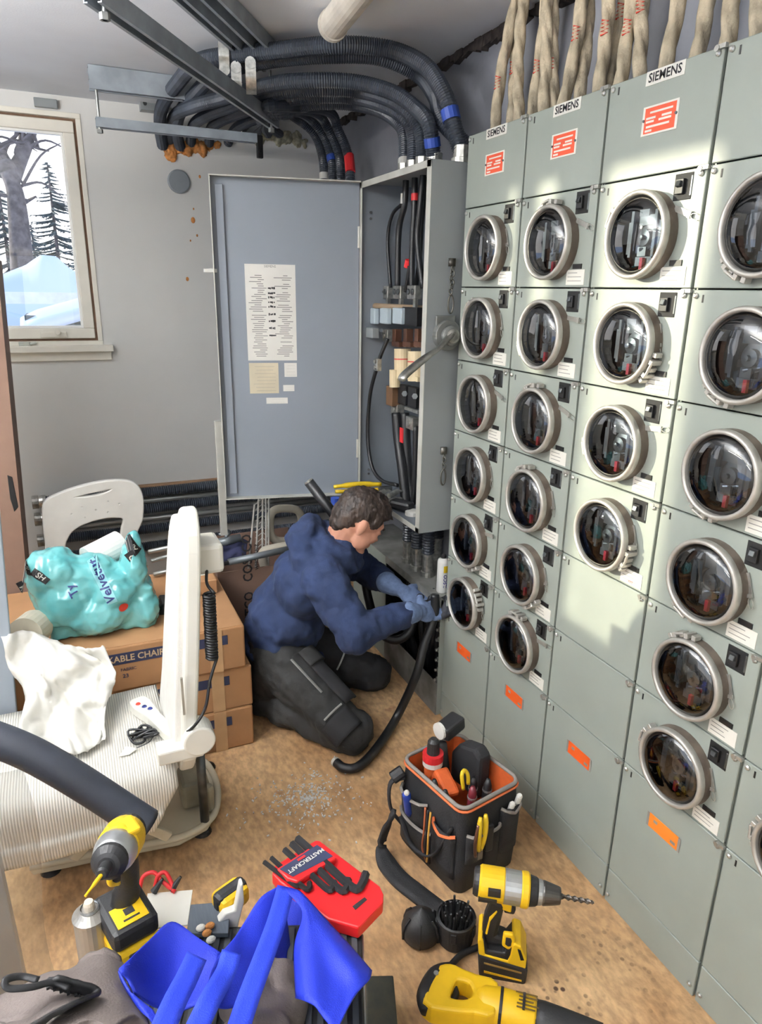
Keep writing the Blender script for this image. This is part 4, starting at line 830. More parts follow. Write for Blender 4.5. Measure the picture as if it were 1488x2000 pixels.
outer = sm2([zz(*p) for p in ((250, 440), (236, 310), (242, 225), (310, 182), (430, 140), (560, 112), (680, 108), (735, 135), (762, 190), (762, 300), (740, 360), (705, 440), (655, 440), (656, 375), (668, 312), (630, 296), (550, 302), (450, 332), (385, 372), (350, 430), (335, 480), (260, 480))])
holes = [sm2([zz(*p) for p in ((390, 196), (440, 176), (520, 158), (604, 143), (580, 168), (490, 192))], 3)] + [[(zz(x, y)[0] + .006 * math.cos(k * PI / 4), zz(x, y)[1] + .006 * math.sin(k * PI / 4)) for k in range(8)] for x, y in ((440, 243), (580, 215), (640, 227), (515, 260), (580, 272), (385, 282), (455, 300))]
m_plw = mat('plastic_white', (208, 206, 200), .45, var=.03)
sh = thing('shower_chair', 'white plastic shower chair with a pierced backrest behind the toilet paper pack', 'chair', (at(180, 1000, CY).x, CY, 0))
mk('backrest', plate2d(outer, holes, Matrix(((1, 0, 0, 0), (0, 0, -1, CY), (0, 1, 0, 0), (0, 0, 0, 1))), .018, .006), m_plw, sh)
xa, xb = at(95, 1050, CY).x + .02, at(262, 1050, CY).x - .02; mk('seat', G().bb(xa - .02, xb + .02, CY + .0, CY + .4, .38, .42), m_plw, sh, bev=.012)
for x in (xa, xb):
    for y in (CY + .03, CY + .37): mk('leg', G().cyl((x, y, 0), (x, y, .38), .013, n=10), m_pole, sh)
# toilet paper pack
tz = .51; m_teal = mat('film_teal', (124, 198, 198), .2, var=.16, scale=9, coat=.7, col2=(88, 170, 174), bump=1.0, bscale=16); m_roll = mat('tissue_white', (236, 234, 230), .9, var=.02); m_film = glassmat('film_clear', (236, 244, 244), refl=.06, rough=.12)
tp = thing('toilet_paper_pack', 'torn teal plastic pack of toilet paper rolls on the cartons', 'toilet paper', (at(170, 1240, 2.4).x, 2.45, tz))
def T(px, py, y=2.38): return at(px, py, y)
g = G(); c0 = T(182, 1165, 2.47)
xl, xr = T(60, 1160).x, T(300, 1160).x
g.ob(((xl + xr) / 2 + .02, 2.47, tz + .075), (xr - xl - .04, .22, .15)); g.sph(T(110, 1110, 2.42), (.075, .09, .075), 14); g.sph(T(80, 1130, 2.42), (.05, .08, .1), 14); g.sph(T(170, 1130, 2.42), (.12, .085, .09), 14); g.sph(T(262, 1110, 2.42), (.05, .07, .1), 14); g.sph(T(262, 1062, 2.42), (.028, .04, .05), 12); g.sph(T(282, 1180, 2.42), (.05, .09, .09), 12); g.sph(T(220, 1150, 2.40), (.09, .09, .08), 14); g.sph(T(130, 1170, 2.40), (.1, .09, .1), 14); g.sph(T(190, 1195, 2.39), (.12, .085, .08), 14)
film = mk('film', g, m_teal, tp, rem=.007, smi=4, disp=[(.05, .018), (.02, .006)])
mk('roll', G().cyl(T(172, 1095, 2.46), T(235, 1062, 2.52), .05, n=24), m_roll, tp, smooth=False); mk('roll', G().lathe([(.016, .0), (.016, .08), (.056, .08), (.056, 0), (.016, 0)], T(70, 1222, 2.36), (-.35, -.9, .1), 24, cap=False), mat('tissue_cream', (214, 208, 188), .9), tp)
def decal(name, s, size, px, py, rot, m, back=None, bw=0, bh=0):
    o = T(px, py, 2.2); u = Vector((math.cos(rot), 0, math.sin(rot))); v = Vector((-math.sin(rot), 0, math.cos(rot))); M = frame(o, u, v); ms = []
    def emit(nm, g, m, off):
        ob = mk(nm, g, m, film); x = ob.modifiers.new('sub', 'SUBSURF'); x.subdivision_type = 'SIMPLE'; x.levels = 2; x.render_levels = 2
        x = ob.modifiers.new('wrap', 'SHRINKWRAP'); x.target = film; x.wrap_method = 'PROJECT'; x.use_project_y = True; x.use_positive_direction = True; x.use_negative_direction = True; x.offset = off
    if back: g = G(); g.grid(lambda a, b: M @ Vector(((a - .5) * bw, (b - .5) * bh, 0)), 10, 5); emit(name + '_panel', g, back, .0025)
    if s: emit(name, text_g(s, size, M, bold=True, shear=.1), m, .004)
m_bl = mat('ink_deep_blue', (30, 42, 100), .5)
decal('brand_lettering', 'Velvetut', .042, 205, 1168, 1.9, m_bl, mat('print_pale', (150, 214, 218), .4), .15, .034); decal('brand_lettering', 'Ty', .036, 144, 1185, 2.0, m_bl); decal('black_band', 'AND', .026, 266, 1098, 2.1, m_wht, m_ink, .085, .03); decal('black_band', 'SH', .024, 77, 1160, -.7, m_wht, m_ink, .055, .026); decal('black_band', 'MI', .02, 45, 1150, -1.2, m_wht, m_ink, .05, .018)
g = G(); o = T(248, 1217, 2.2); g.lathe([(.016, 0), (.0001, .0001)], o, (0, -1, 0), 16, cap=False)
ob = mk('red_roundel', g, m_inkr, film); x = ob.modifiers.new('wrap', 'SHRINKWRAP'); x.target = film; x.wrap_method = 'PROJECT'; x.use_project_y = True; x.use_positive_direction = True; x.use_negative_direction = True; x.offset = .003
# bath lift
m_bl1 = mat('lift_white', (228, 226, 216), .42, var=.03, scale=5); m_base = mat('lift_cream', (204, 198, 178), .5, var=.06, scale=6)
def ribmat():
    m = bpy.data.materials.new('seat_ribbed'); m.use_nodes = True; n = m.node_tree; b = n.nodes['Principled BSDF']; b.inputs['Roughness'].default_value = .65
    t = n.nodes.new('ShaderNodeTexCoord'); w = n.nodes.new('ShaderNodeTexWave'); w.bands_direction = 'X'; w.inputs['Scale'].default_value = 46; w.inputs['Distortion'].default_value = .4; w.inputs['Detail'].default_value = 2
    n.links.new(t.outputs['Object'], w.inputs[0]); r = n.nodes.new('ShaderNodeValToRGB'); r.color_ramp.elements[0].position = .05; r.color_ramp.elements[0].color = lin((186, 184, 176)); r.color_ramp.elements[1].position = .3; r.color_ramp.elements[1].color = lin((226, 222, 212))
    n.links.new(w.outputs['Fac'], r.inputs[0]); n.links.new(r.outputs[0], b.inputs['Base Color']); bn = n.nodes.new('ShaderNodeBump'); bn.inputs['Strength'].default_value = .5; bn.inputs['Distance'].default_value = .003; n.links.new(w.outputs['Fac'], bn.inputs['Height']); n.links.new(bn.outputs[0], b.inputs['Normal']); return m
m_rib = ribmat()
SZT = .42
bl = thing('bath_lift', 'white bath lift chair with a ribbed seat cover and upright narrow backrest', 'bath lift', (0, 1.88, 0))
xs0, xs1 = -.40, .158
prof = [(2.10, SZT), (1.95, SZT + .004), (1.8, SZT), (1.72, SZT - .004), (1.685, SZT - .02), (1.67, SZT - .06), (1.672, .30), (1.666, .28), (1.672, .232)]
Pc = crm([Vector((0, a, b)) for a, b in prof], 4)
def seatfn(u, v):
    p = Pc[int(round(v * (len(Pc) - 1)))]; x = xs0 + (xs1 - xs0) * u; q = .006 * noise.noise(Vector((x * 6, p.y * 5, p.z * 5)))
    if p.z < .36 and u > .7: x -= (u - .7) * 1.9 * (.36 - p.z)
    return Vector((x, p.y + q, p.z + q * .6))
g = G(); g.grid(seatfn, 40, len(Pc)); mk('seat_cover', g, m_rib, bl, smooth=True, solid=.012)
mk('seat_shell', G().bb(xs0 + .02, xs1 - .01, 1.72, 2.08, SZT - .05, SZT - .012), m_bl1, bl, bev=.01)
def zt_(px, py, y): return at(px, py, y).z
bz = at(360, 985, 1.85).z
bp = [(1.70, SZT - .03), (1.69, .55), (1.70, .75), (1.735, bz - .10), (1.78, bz - .025), (1.82, bz - .01), (1.86, bz - .03), (1.90, bz - .12), (1.93, .75), (1.95, .55), (1.97, SZT - .03)]
bo = sm2(bp, 3)
br = mk('backrest', plate2d(bo, [], Matrix(((0, .10, 1, .192 - .10 * SZT), (1, 0, 0, 0), (0, 1, 0, 0), (0, 0, 0, 1))), .022, .01), m_bl1, bl, smooth=False)
bp2 = [(y * .9 + 1.87 * .1, SZT + .03 + (z - SZT) * .93) for y, z in bp]
mk('backrest_cover', plate2d(sm2(bp2, 3), [], Matrix(((0, .10, 1, .166 - .10 * SZT), (1, 0, 0, 0), (0, 1, 0, 0), (0, 0, 0, 1))), .012, .008), mat('cover_white', (232, 230, 224), .7, var=.02, scale=30, bump=.3, bscale=220), bl)
c = at(403, 1080, 1.85); mk('mount_block', G().ob(c, (.075, .12, .085)), m_bl1, bl, bev=.012); mk('latch_strip', G().ob(at(357, 1360, 1.66), (.006, .006, .11)), mat('strip_metal', (176, 172, 160), .4, .4), bl)
h = at(388, 1442, 1.67); hb = G().cyl(h + Vector((0, -.02, 0)), h + Vector((0, .05, 0)), .043, n=28); hb.ob(h + Vector((-.05, .015, -.03)), (.12, .06, .04)); mk('hinge_hub', hb, m_bl1, bl, bev=.005)
mk('lift_column', G().cyl(at(390, 1465, 1.85), Vector((at(390, 1465, 1.85).x, 1.85, .06)), .014, n=14), m_steel, bl, smooth=True); mk('gearbox', G().ob((.235, 1.98, .10), (.09, .12, .09)).cyl((.27, 1.9, .05), (.27, 1.9, .15), .018, n=12), mat('gear_grey', (150, 148, 132), .5, var=.12), bl, bev=.015)
bpoly = [az(*p, .04) for p in ((60, 1660), (130, 1660), (300, 1615), (335, 1480), (395, 1490), (422, 1530), (424, 1580), (405, 1612), (350, 1642), (230, 1665), (110, 1690), (60, 1700))]
g = G().prism([(p.x, p.y) for p in bpoly], (0, 0, .018), (1, 0, 0), (0, 1, 0), (0, 0, 1), .032); mk('base_plate', g, m_base, bl, bev=.008); rimp = [Vector((q.x, q.y, .052)) for q in bpoly[3:]]; mk('base_rim', G().tube(crm(rimp, 5), .011, 8), m_base, bl, smooth=True)
for (px, py) in ((395, 1625), (100, 1700), (405, 1500)): p = az(px, py, 0); mk('suction_foot', G().lathe([(.03, .001), (.026, .01), (.012, .02)], p, (0, 0, 1), 16), m_blk, bl)
for y in (1.78, 1.98): mk('scissor_arm', G().ob((0.0, y, .22), (.36, .016, .03), Matrix.Rotation(.75, 3, 'Y')).ob((-.0, y + .02, .22), (.36, .016, .03), Matrix.Rotation(-.75, 3, 'Y')), m_base, bl, bev=.004)
mk('base_rail', G().bb(-.4, .1, 2.0, 2.03, .005, .04), m_base, bl, bev=.004)
# hand control and its cord
a, b = az(278, 1380, SZT + .03), az(332, 1432, SZT + .03); d = (b - a); hc = thing('hand_control', 'white bath lift remote with blue buttons lying on the seat', 'remote control', (a + b) / 2 - Vector((0, 0, .018)))
n_ = Vector((0, 0, 1)); s_ = d.normalized().cross(n_)
def hcp(u, w, z): return a + d * u + s_ * w + Vector((0, 0, z))
pr = [(-.22, .02), (-.15, .03), (.0, .032), (.2, .028), (.45, .021), (.7, .020), (1.0, .020), (1.12, .017), (1.16, .008)]
g = G(); vs = []
poly = [(u, w) for u, w in pr] + [(u, -w) for u, w in reversed(pr)]
g.add([hcp(u, w, -.016) for u, w in poly] + [hcp(u, w * .9, .014) for u, w in poly], [tuple(range(len(poly) - 1, -1, -1)), tuple(range(len(poly), 2 * len(poly)))] + [(i, (i + 1) % len(poly), len(poly) + (i + 1) % len(poly), len(poly) + i) for i in range(len(poly))]); mk('case', g, m_bl1, hc, bev=.005)
for u, w, m in ((.0, .012, m_inkr), (.14, .004, m_bl), (.26, -.004, m_bl)): mk('button', G().lathe([(.008, 0), (.006, .003), (.001, .0035)], hcp(u, w, .0135), (0, 0, 1), 12), m, hc)
mk('label', G().ob(hcp(.66, 0, .0145), (.03, .022, .001), Matrix.Rotation(math.atan2(d.y, d.x), 3, 'Z')), mat('label_pale', (206, 206, 214), .6), hc)
coil = []; c0, c1 = at(408, 1160, 1.72), at(414, 1285, 1.70)
for k in range(200): f = k / 199; a_ = f * 2 * PI * 24; q = c0.lerp(c1, f); coil.append(q + Vector((math.cos(a_) * .014, math.sin(a_) * .014, 0)))
pts = crm([at(404, 1110, 1.8), at(404, 1140, 1.75), coil[0]], 6)[:-1] + coil + crm([coil[-1], at(410, 1330, 1.68), at(400, 1385, 1.66), at(372, 1425, 1.66), hcp(1.16, 0, .01)], 8)[1:]
mk('coiled_cord', G().tube(pts, .0042, 7), m_rub, label='black coiled cord of the bath lift remote', cat='cord', smooth=True)
random.seed(9); c = az(278, 1432, SZT + .02); pts = [c + Vector((random.uniform(-.045, .045), random.uniform(-.03, .03), random.uniform(-.008, .02))) for _ in range(26)]
wb = thing('wire_bundle', 'small tangled bundle of black wire with a paper tag on the seat', 'wire', c - Vector((0, 0, .02))); mk('wire', G().tube(crm(pts, 5), .0035, 6), m_rub, wb, smooth=True)
tgp = [az(232, 1478, SZT + .008), az(246, 1458, SZT + .012), az(268, 1462, SZT + .012), az(252, 1474, SZT + .008)]; g = G(); g.quad(*tgp); mk('paper_tag', g, m_card, wb, solid=.002); mk('tag_string', G().tube(crm([az(265, 1462, SZT + .012), az(290, 1450, SZT + .02), az(300, 1438, SZT + .02)], 5), .0015, 5), m_rub, wb)
# crumpled sheet
ctl = [[(2, 1240, 2.12), (60, 1232, 2.16), (120, 1255, 2.12), (165, 1266, 2.10), (205, 1262, 2.06)], [(18, 1305, 2.08), (70, 1285, 2.11), (130, 1300, 2.02), (190, 1300, 2.08), (226, 1312, 2.02)], [(48, 1350, 2.04), (88, 1345, 1.99), (128, 1352, 2.03), (176, 1358, 1.95), (222, 1345, 1.99)], [(40, 1425, 1.86), (92, 1418, 1.94), (138, 1398, 1.90), (184, 1402, 1.94), (206, 1385, 1.90)], [(62, 1460, 1.80), (108, 1462, 1.80), (150, 1472, 1.78), (190, 1456, 1.80), (208, 1432, 1.84)]]
CP = [[at(*p) for p in r] for r in ctl]
def bic(u, v):
    rows = [crm(r, 8) for r in CP] if not hasattr(bic, 'r') else bic.r; bic.r = rows
    i = int(round(u * 32)); col = [r[i] for r in rows]
    if (i not in bic.c): bic.c[i] = crm(col, 8)
    p = bic.c[i][int(round(v * 32))].copy(); q = Vector((u * 6, v * 6, 3)); f = abs(noise.noise(q)) - .25; p += Vector((.3, -1, .6)).normalized() * .05 * f + Vector((0, -.008 * noise.noise(q * 3), .008 * noise.noise(q * 2.3)))
    return Vector((p.x, p.y, max(p.z, SZT + .012) if p.y < 2.05 else p.z))
bic.c = {}
g = G(); g.grid(bic, 33, 33); mk('foam_sheet', g, mat('sheet_white', (224, 222, 214), .6, var=.02, trans=.0), label='crumpled white packing sheet draped over the bath lift seat', cat='sheet', smooth=True, solid=.002)
# tall things at the left edge
def slab(name, pts, y, th, m, lab, cat, parent=None, tilt=0):
    P = [at(px, py, y) for px, py in pts]; g = G().prism([(p.x, p.z) for p in P], (0, y, 0), (1, 0, 0), (0, 0, 1), (0, 1, 0), th); return mk(name, g, m, parent, label=lab, cat=cat, bev=.003)
cl = thing('tall_carton', 'tall brown cardboard carton at the left edge with a slot', 'box', (at(20, 1300, 2.9).x - .2, 2.93, 0))
pt = at(0, 575, 2.9); pb = at(64, 1250, 2.9); dx = (pb.x - pt.x) / (pb.z - pt.z); xb_ = pb.x - dx * pb.z; xt_ = pt.x + dx * .12
mk('front_face', G().prism([(xb_ - .34, .002), (xb_, .002), (xt_, pt.z + .12), (xt_ - .34, pt.z + .12)], (0, 2.9, 0), (1, 0, 0), (0, 0, 1), (0, 1, 0), .006), m_kraft2, cl)
mk('carton_body', G().prism([(xb_ - .34, .002), (xb_ - .002, .002), (xt_ - .002, pt.z + .119), (xt_ - .34, pt.z + .119)], (0, 2.906, 0), (1, 0, 0), (0, 0, 1), (0, 1, 0), .3), m_kraft2, cl)
slab('slot', [(14, 928), (24, 932), (36, 990), (28, 1000), (20, 975)], 2.898, .004, m_blk, None, None, cl)
pt = at(0, 1010, 2.125); pb = at(34, 1400, 2.125); dx = (pb.x - pt.x) / (pb.z - pt.z); xb_ = pb.x - dx * pb.z
mk('grey_board', G().prism([(xb_ - .3, .001), (xb_, .001), (pt.x + dx * .05, pt.z + .05), (pt.x - .3, pt.z + .05)], (0, 2.125, 0), (1, 0, 0), (0, 0, 1), (0, 1, 0), .025), mat('board_grey_blue', (152, 162, 172), .5, var=.06, scale=4), label='pale grey-blue board leaning at the left edge beside the bath lift', cat='board', bev=.003)
fl = thing('wrapped_panel', 'white panel in clear plastic film at the lower left edge', 'panel', (at(10, 1800, 1.3).x - .1, 1.3, 0))
pt = at(0, 1690, 1.25); pb = at(48, 1910, 1.25); dx = (pb.x - pt.x) / (pb.z - pt.z); X0 = pb.x - dx * pb.z; zt2 = at(0, 1480, 1.25).z
mk('panel', G().prism([(X0 - .25, .001), (X0, .001), (X0 + dx * zt2, zt2), (X0 + dx * zt2 - .25, zt2)], (0, 1.25, 0), (1, 0, 0), (0, 0, 1), (0, 1, 0), .03), mat('panel_white', (214, 216, 218), .3, var=.02), fl, bev=.003)
g = G(); g.grid(lambda u, v: Vector((X0 - .2 + (.27 + .012 * math.sin(v * 9)) * u + dx * zt2 * v, 1.23 - .03 * u + .01 * noise.noise(Vector((u * 5, v * 6, 2))), .002 + zt2 * 1.0 * v)), 14, 24); mk('film', g, glassmat('film_hazy', (214, 218, 220), refl=.10, rough=.35), fl, smooth=True)
# ---------------- kneeling man ----------------
m_skin = mat('skin', (206, 150, 126), .55, var=.05, scale=20); m_hair = mat('hair_brown', (58, 46, 40), .55, var=.35, scale=40, stretch=(1, 1, .25), bump=.9, bscale=120); m_hood = mat('hoodie_navy', (31, 46, 80), .9, var=.10, scale=9, bump=.25, bscale=260); m_hoodd = m_hood
m_trou = mat('trouser_charcoal', (44, 44, 44), .85, var=.14, scale=10, bump=.25, bscale=200); m_tblk = mat('trouser_black', (32, 32, 35), .85, var=.12, scale=12); m_glv = mat('glove_blue_grey', (104, 124, 160), .85, var=.1, scale=50, bump=.4, bscale=300); m_glvd = mat('glove_grip', (44, 46, 54), .7, var=.2)
def limb(g, pts, rs, n=14):
    pts = [Vector(p) for p in pts]; C = []; R = []
    for i in range(len(pts) - 1):
        for k in range(6): f = k / 6; C.append(pts[i].lerp(pts[i + 1], f)); R.append(rs[i] + (rs[i + 1] - rs[i]) * f)
    C.append(pts[-1]); R.append(rs[-1]); g.tube(C, R, n)
    for p, r in zip(pts, rs): g.sph(p, r * .99, n)
def orient(d, l):
    d = Vector(d).normalized(); l = Vector(l); l = (l - d * l.dot(d)).normalized(); f = l.cross(d).normalized(); return Matrix(((f.x, l.x, d.x), (f.y, l.y, d.y), (f.z, l.z, d.z)))
LAT = Vector((.42, .90, -.05)).normalized()
PEL, BEL, CHE, UPP, NEK, HED = Vector((.665, 2.46, .30)), Vector((.705, 2.44, .42)), Vector((.78, 2.405, .565)), Vector((.845, 2.385, .655)), Vector((.895, 2.365, .735)), Vector((.965, 2.335, .818))
HN, HF = Vector((.64, 2.365, .285)), Vector((.70, 2.555, .285)); KN, KF = Vector((.815, 2.085, .085)), Vector((1.055, 2.43, .085)); AN, AF = Vector((.575, 2.43, .07)), Vector((.69, 2.69, .07))
SN, SF = Vector((.785, 2.235, .640)), Vector((.945, 2.515, .63)); EN, EF = Vector((.845, 2.075, .492)), Vector((1.10, 2.55, .50)); WN, WF = Vector((1.085, 2.125, .500)), Vector((1.115, 2.37, .515)); 
HDN, HDF = Vector((1.165, 2.147, .482)), Vector((1.185, 2.315, .475))
man = thing('person', 'man in navy hoodie, charcoal work trousers and blue-grey gloves kneeling at the wiring trough', 'person', (.75, 2.4, 0))
F = Vector((.78, -.10, -.60)).normalized(); U = Vector((.60, -.02, .80)); U = (U - F * U.dot(F)).normalized(); RT = F.cross(U)   # RT: his right
HR = Matrix(((F.x, RT.x, U.x), (F.y, RT.y, U.y), (F.z, RT.z, U.z)))
def hp(f, r, u): return HED + F * f + RT * r + U * u
def he(g, f, r, u, a, b, c, n=14): g.sph(hp(f, r, u), (a, b, c), n, HR)
g = G()
he(g, -.008, 0, .022, .096, .076, .092, 20); he(g, .040, 0, -.045, .052, .054, .062); he(g, .060, 0, -.088, .028, .030, .026); he(g, .078, 0, -.094, .016, .018, .014); he(g, .070, 0, .028, .024, .054, .020); he(g, .088, 0, -.006, .012, .011, .026); he(g, .100, 0, -.026, .013, .012, .012); he(g, .096, .009, -.032, .008, .007, .007); he(g, .096, -.009, -.032, .008, .007, .007)
he(g, .086, 0, -.058, .010, .021, .006); he(g, .085, 0, -.068, .010, .019, .007); he(g, .062, .032, -.026, .030, .026, .03); he(g, .062, -.032, -.026, .030, .026, .03); he(g, .03, .05, -.05, .04, .016, .045); he(g, .03, -.05, -.05, .04, .016, .045)
for s in (-1, 1): he(g, -.006, .077 * s, -.012, .019, .009, .032, 12); he(g, -.004, .074 * s, -.036, .012, .007, .012, 10); he(g, .078, .031 * s, .004, .014, .016, .010, 12)
limb(g, [hp(-.03, 0, -.04), NEK, UPP], [.062, .06, .075])
for p, d, r in ((UPP, UPP - CHE, (.09, .15, .08)), (CHE, UPP - CHE, (.11, .16, .12)), (BEL, CHE - BEL, (.11, .14, .11)), (PEL, BEL - PEL, (.11, .14, .1))): g.sph(p, r, 16, orient(d, LAT))
for s, e, w in ((SN, EN, WN), (SF, EF, WF)): limb(g, [s, e, w], [.055, .042, .03])
for h, k, a in ((HN, KN, AN), (HF, KF, AF)): limb(g, [h, k, a], [.08, .055, .04])
def hand(g, c, w, d, n, sc=1.0, rf=1.0):
    d = Vector(d).normalized(); n = Vector(n); n = (n - d * n.dot(d)).normalized(); s = d.cross(n)
    M = Matrix(((d.x, s.x, n.x), (d.y, s.y, n.y), (d.z, s.z, n.z))); g.sph(c, (.052 * sc * (.4 + .6 * rf), .044 * sc * (.4 + .6 * rf), .022 * sc * rf), 14, M); limb(g, [w, c - d * .03], [.032 * sc * rf, .03 * sc * rf])
    tips = []
    for i, L in enumerate((.040, .045, .042, .033)):
        b = c + d * (.038 * sc) + s * ((i - 1.5) * .0205 * sc); pts = [b]; dd = d.copy()
        for k, a in enumerate((.45, .85, .7)): dd = (Matrix.Rotation(a, 3, s) @ dd); pts.append(pts[-1] + dd * L * (1, .7, .55)[k] * sc)
        limb(g, pts, [x * sc * rf for x in (.0116, .011, .0102, .0092)], 10); tips.append(pts)
    b = c - s * (.036 * sc) - d * .012; dd = (d * .55 - s * .75 - n * .35).normalized(); p1 = b + dd * .038 * sc; dd2 = (d * .8 - s * .15 - n * .6).normalized(); p2 = p1 + dd2 * .030 * sc; p3 = p2 + dd2 * .022 * sc
    limb(g, [b, p1, p2, p3], [x * sc * rf for x in (.016, .0135, .012, .010)], 10); return tips + [[b, p1, p2, p3]]
DN_, NN_ = (HDN - WN), Vector((-.15, -.75, .65)); DF_, NF_ = (HDF - WF), Vector((-.2, -.45, .85))
g2 = G(); hand(g, HDN, WN, DN_, NN_, .97, .62); hand(g, HDF, WF, DF_, NF_, .97, .62)
mk('body', g, m_skin, man, rem=.0045, smi=2)
for s in (1, -1):
    g = G(); he(g, .086, .031 * s, .003, .008, .012, .0055, 10); mk('eye', g, mat('eye_lid', (150, 100, 84), .5), man, smooth=True); g = G(); g.tube([hp(.093, .018 * s, .022), hp(.094, .032 * s, .026), hp(.084, .050 * s, .021)], [.003, .0045, .0025], 8); mk('eyebrow', g, m_hair, man, smooth=True)
g = G(); he(g, -.018, 0, .040, .098, .083, .088, 22); he(g, -.055, 0, .0, .058, .076, .075, 18); he(g, .02, 0, .075, .075, .072, .048, 18); he(g, .055, 0, .072, .040, .062, .030, 14); he(g, -.065, 0, -.045, .036, .060, .040, 14); he(g, .030, .066, .035, .030, .014, .035, 12); he(g, .030, -.066, .035, .030, .014, .035, 12)
random.seed(4)
for k in range(46):
    a = random.uniform(0, 2 * PI); b = random.uniform(.1, 1.2); q = Vector((math.cos(a) * math.sin(b) * .095 - .01, math.sin(a) * math.sin(b) * .08, math.cos(b) * .088 + .04)); e = q + Vector((.035, random.uniform(-.015, .015), -.004)); g.tube([hp(*q), hp(*((q + e) / 2 + Vector((0, 0, .006)))), hp(*e)], [.008, .007, .003], 6)
mk('hair', g, m_hair, man, rem=.0045, smi=1, disp=[(.012, .008)])
# hoodie
g = G()
for p, d, r in ((UPP, UPP - CHE, (.115, .19, .10)), (CHE, UPP - CHE, (.145, .195, .14)), (BEL, CHE - BEL, (.155, .185, .13)), (PEL + Vector((.015, 0, .055)), BEL - PEL, (.16, .185, .085))): g.sph(p, r, 20, orient(d, LAT))
limb(g, [PEL + Vector((.01, 0, .06)), BEL, CHE, UPP, NEK - Vector((.01, 0, .02))], [.14, .145, .14, .12, .08], 18)
g.sph(Vector((.76, 2.39, .735)), (.085, .12, .06), 16, orient(UPP - CHE, LAT)); g.sph(Vector((.795, 2.41, .785)), (.05, .10, .05), 14, orient(UPP - CHE, LAT)); g.sph(Vector((.735, 2.33, .70)), (.06, .08, .06), 14)
ringc = [NEK + orient(HED - NEK, LAT) @ Vector((math.cos(a) * .088, math.sin(a) * .095, -.005 + .012 * math.cos(a))) for a in [k * PI / 10 for k in range(21)]]
g.tube(ringc, .026, 10); ring2 = [q + (NEK - UPP) * -.35 + (q - NEK) * .22 for q in ringc]; g.tube(ring2, .03, 10)
limb(g, [UPP + (SN - UPP) * .3, SN, SN.lerp(EN, .12)], [.11, .088, .082]); limb(g, [UPP + (SF - UPP) * .3, SF], [.11, .085])
hm = orient(BEL - PEL, LAT); hc0 = PEL + Vector((.012, 0, -.02)); g.tube([hc0 + hm @ Vector((math.cos(a) * .158, math.sin(a) * .168, 0)) for a in [k * PI / 16 for k in range(33)]], .022, 10)
mk('hoodie', g, m_hood, man, rem=.008, smi=5, disp=[(.09, .035), (.035, .012)])
g = G(); limb(g, [SN, SN.lerp(EN, .5), EN, EN.lerp(WN, .5), WN], [.086, .078, .070, .056, .042], 16); g.sph(EN + Vector((-.01, 0, -.015)), .068, 14); mk('sleeve', g, m_hoodd, man, rem=.008, smi=4, disp=[(.07, .028), (.03, .01)])
g = G(); limb(g, [SF, SF.lerp(EF, .5), EF, EF.lerp(WF, .5), WF], [.084, .075, .066, .054, .042], 16); mk('sleeve', g, m_hoodd, man, rem=.008, smi=4, disp=[(.07, .028), (.03, .01)])
rib = G(); hemd = (BEL - PEL).normalized(); O_ = orient(BEL - PEL, LAT)
# trousers
g = G(); g.sph(PEL + Vector((0, 0, -.03)), (.15, .175, .12), 18, orient(BEL - PEL, LAT))
limb(g, [HN, HN.lerp(KN, .5), KN], [.112, .098, .082], 16); limb(g, [KN, KN.lerp(AN, .5) + Vector((0, 0, .0)), AN], [.080, .072, .058], 16); g.sph(KN + Vector((.02, -.01, -.002)), (.085, .085, .08), 16); limb(g, [HN + Vector((-.02, .02, -.05)), AN + Vector((.03, .0, .05))], [.10, .08], 14)
mk('trousers', g, m_trou, man, rem=.008, smi=4, disp=[(.08, .03), (.03, .01)])
g = G(); limb(g, [HF, HF.lerp(KF, .5), KF], [.112, .098, .082], 16); limb(g, [KF, KF.lerp(AF, .5), AF], [.080, .07, .055], 16); g.sph(KF + Vector((.02, 0, -.002)), (.085, .085, .08), 16); limb(g, [HN + Vector((-.03, .05, 0)), HF], [.10, .10], 12)
mk('trouser_leg', g, m_tblk, man, rem=.008, smi=4, disp=[(.08, .03), (.03, .01)])
for a, k in ((AN, KN), (AF, KF)):
    d = (a - k).normalized(); g = G(); limb(g, [a - d * .02, a + d * .05, a + d * .11 + Vector((0, 0, -.01))], [.058, .055, .042], 14); mk('boot', g, m_blk, man, rem=.008, smi=3)
def onleg(h, k, f, ang, r):   # point on the surface of a limb
    c = h.lerp(k, f); d = (k - h).normalized(); a, b = basis(d); return c + (a * math.cos(ang) + b * math.sin(ang)) * r
def facing(h, k, f, r, side=0.0):
    c = h.lerp(k, f); v = (Vector((0, 0, CAMH)) - c); d = (k - h).normalized(); v = (v - d * v.dot(d)).normalized(); s = d.cross(v); return c + (v * math.cos(side) + s * math.sin(side)) * r
mk('reflective_strip', G().tube([facing(HN, KN, .82, .098, s) for s in (-.55, -.25, .05, .35)], .004, 6), mat('reflective_grey', (160, 160, 156), .4), man)
mk('reflective_strip', G().tube([facing(HF, KF, .62, .108, s) for s in (-.5, -.2, .1, .4)], .004, 6), mat('reflective_grey', (160, 160, 156), .4), man)
mk('logo_strip', G().tube([facing(HN, KN, f, .112, -.25) for f in (.18, .35, .52, .62)], .006, 6, flat=.5), mat('logo_grey', (118, 118, 114), .5), man)
def patch(name, h, k, f0, f1, s0, s1, r, m):
    g = G(); g.grid(lambda u, v: facing(h, k, f0 + (f1 - f0) * v, r + .006 * math.sin(u * PI), s0 + (s1 - s0) * u), 8, 8); return mk(name, g, m, man, smooth=True, solid=.01, off=1)
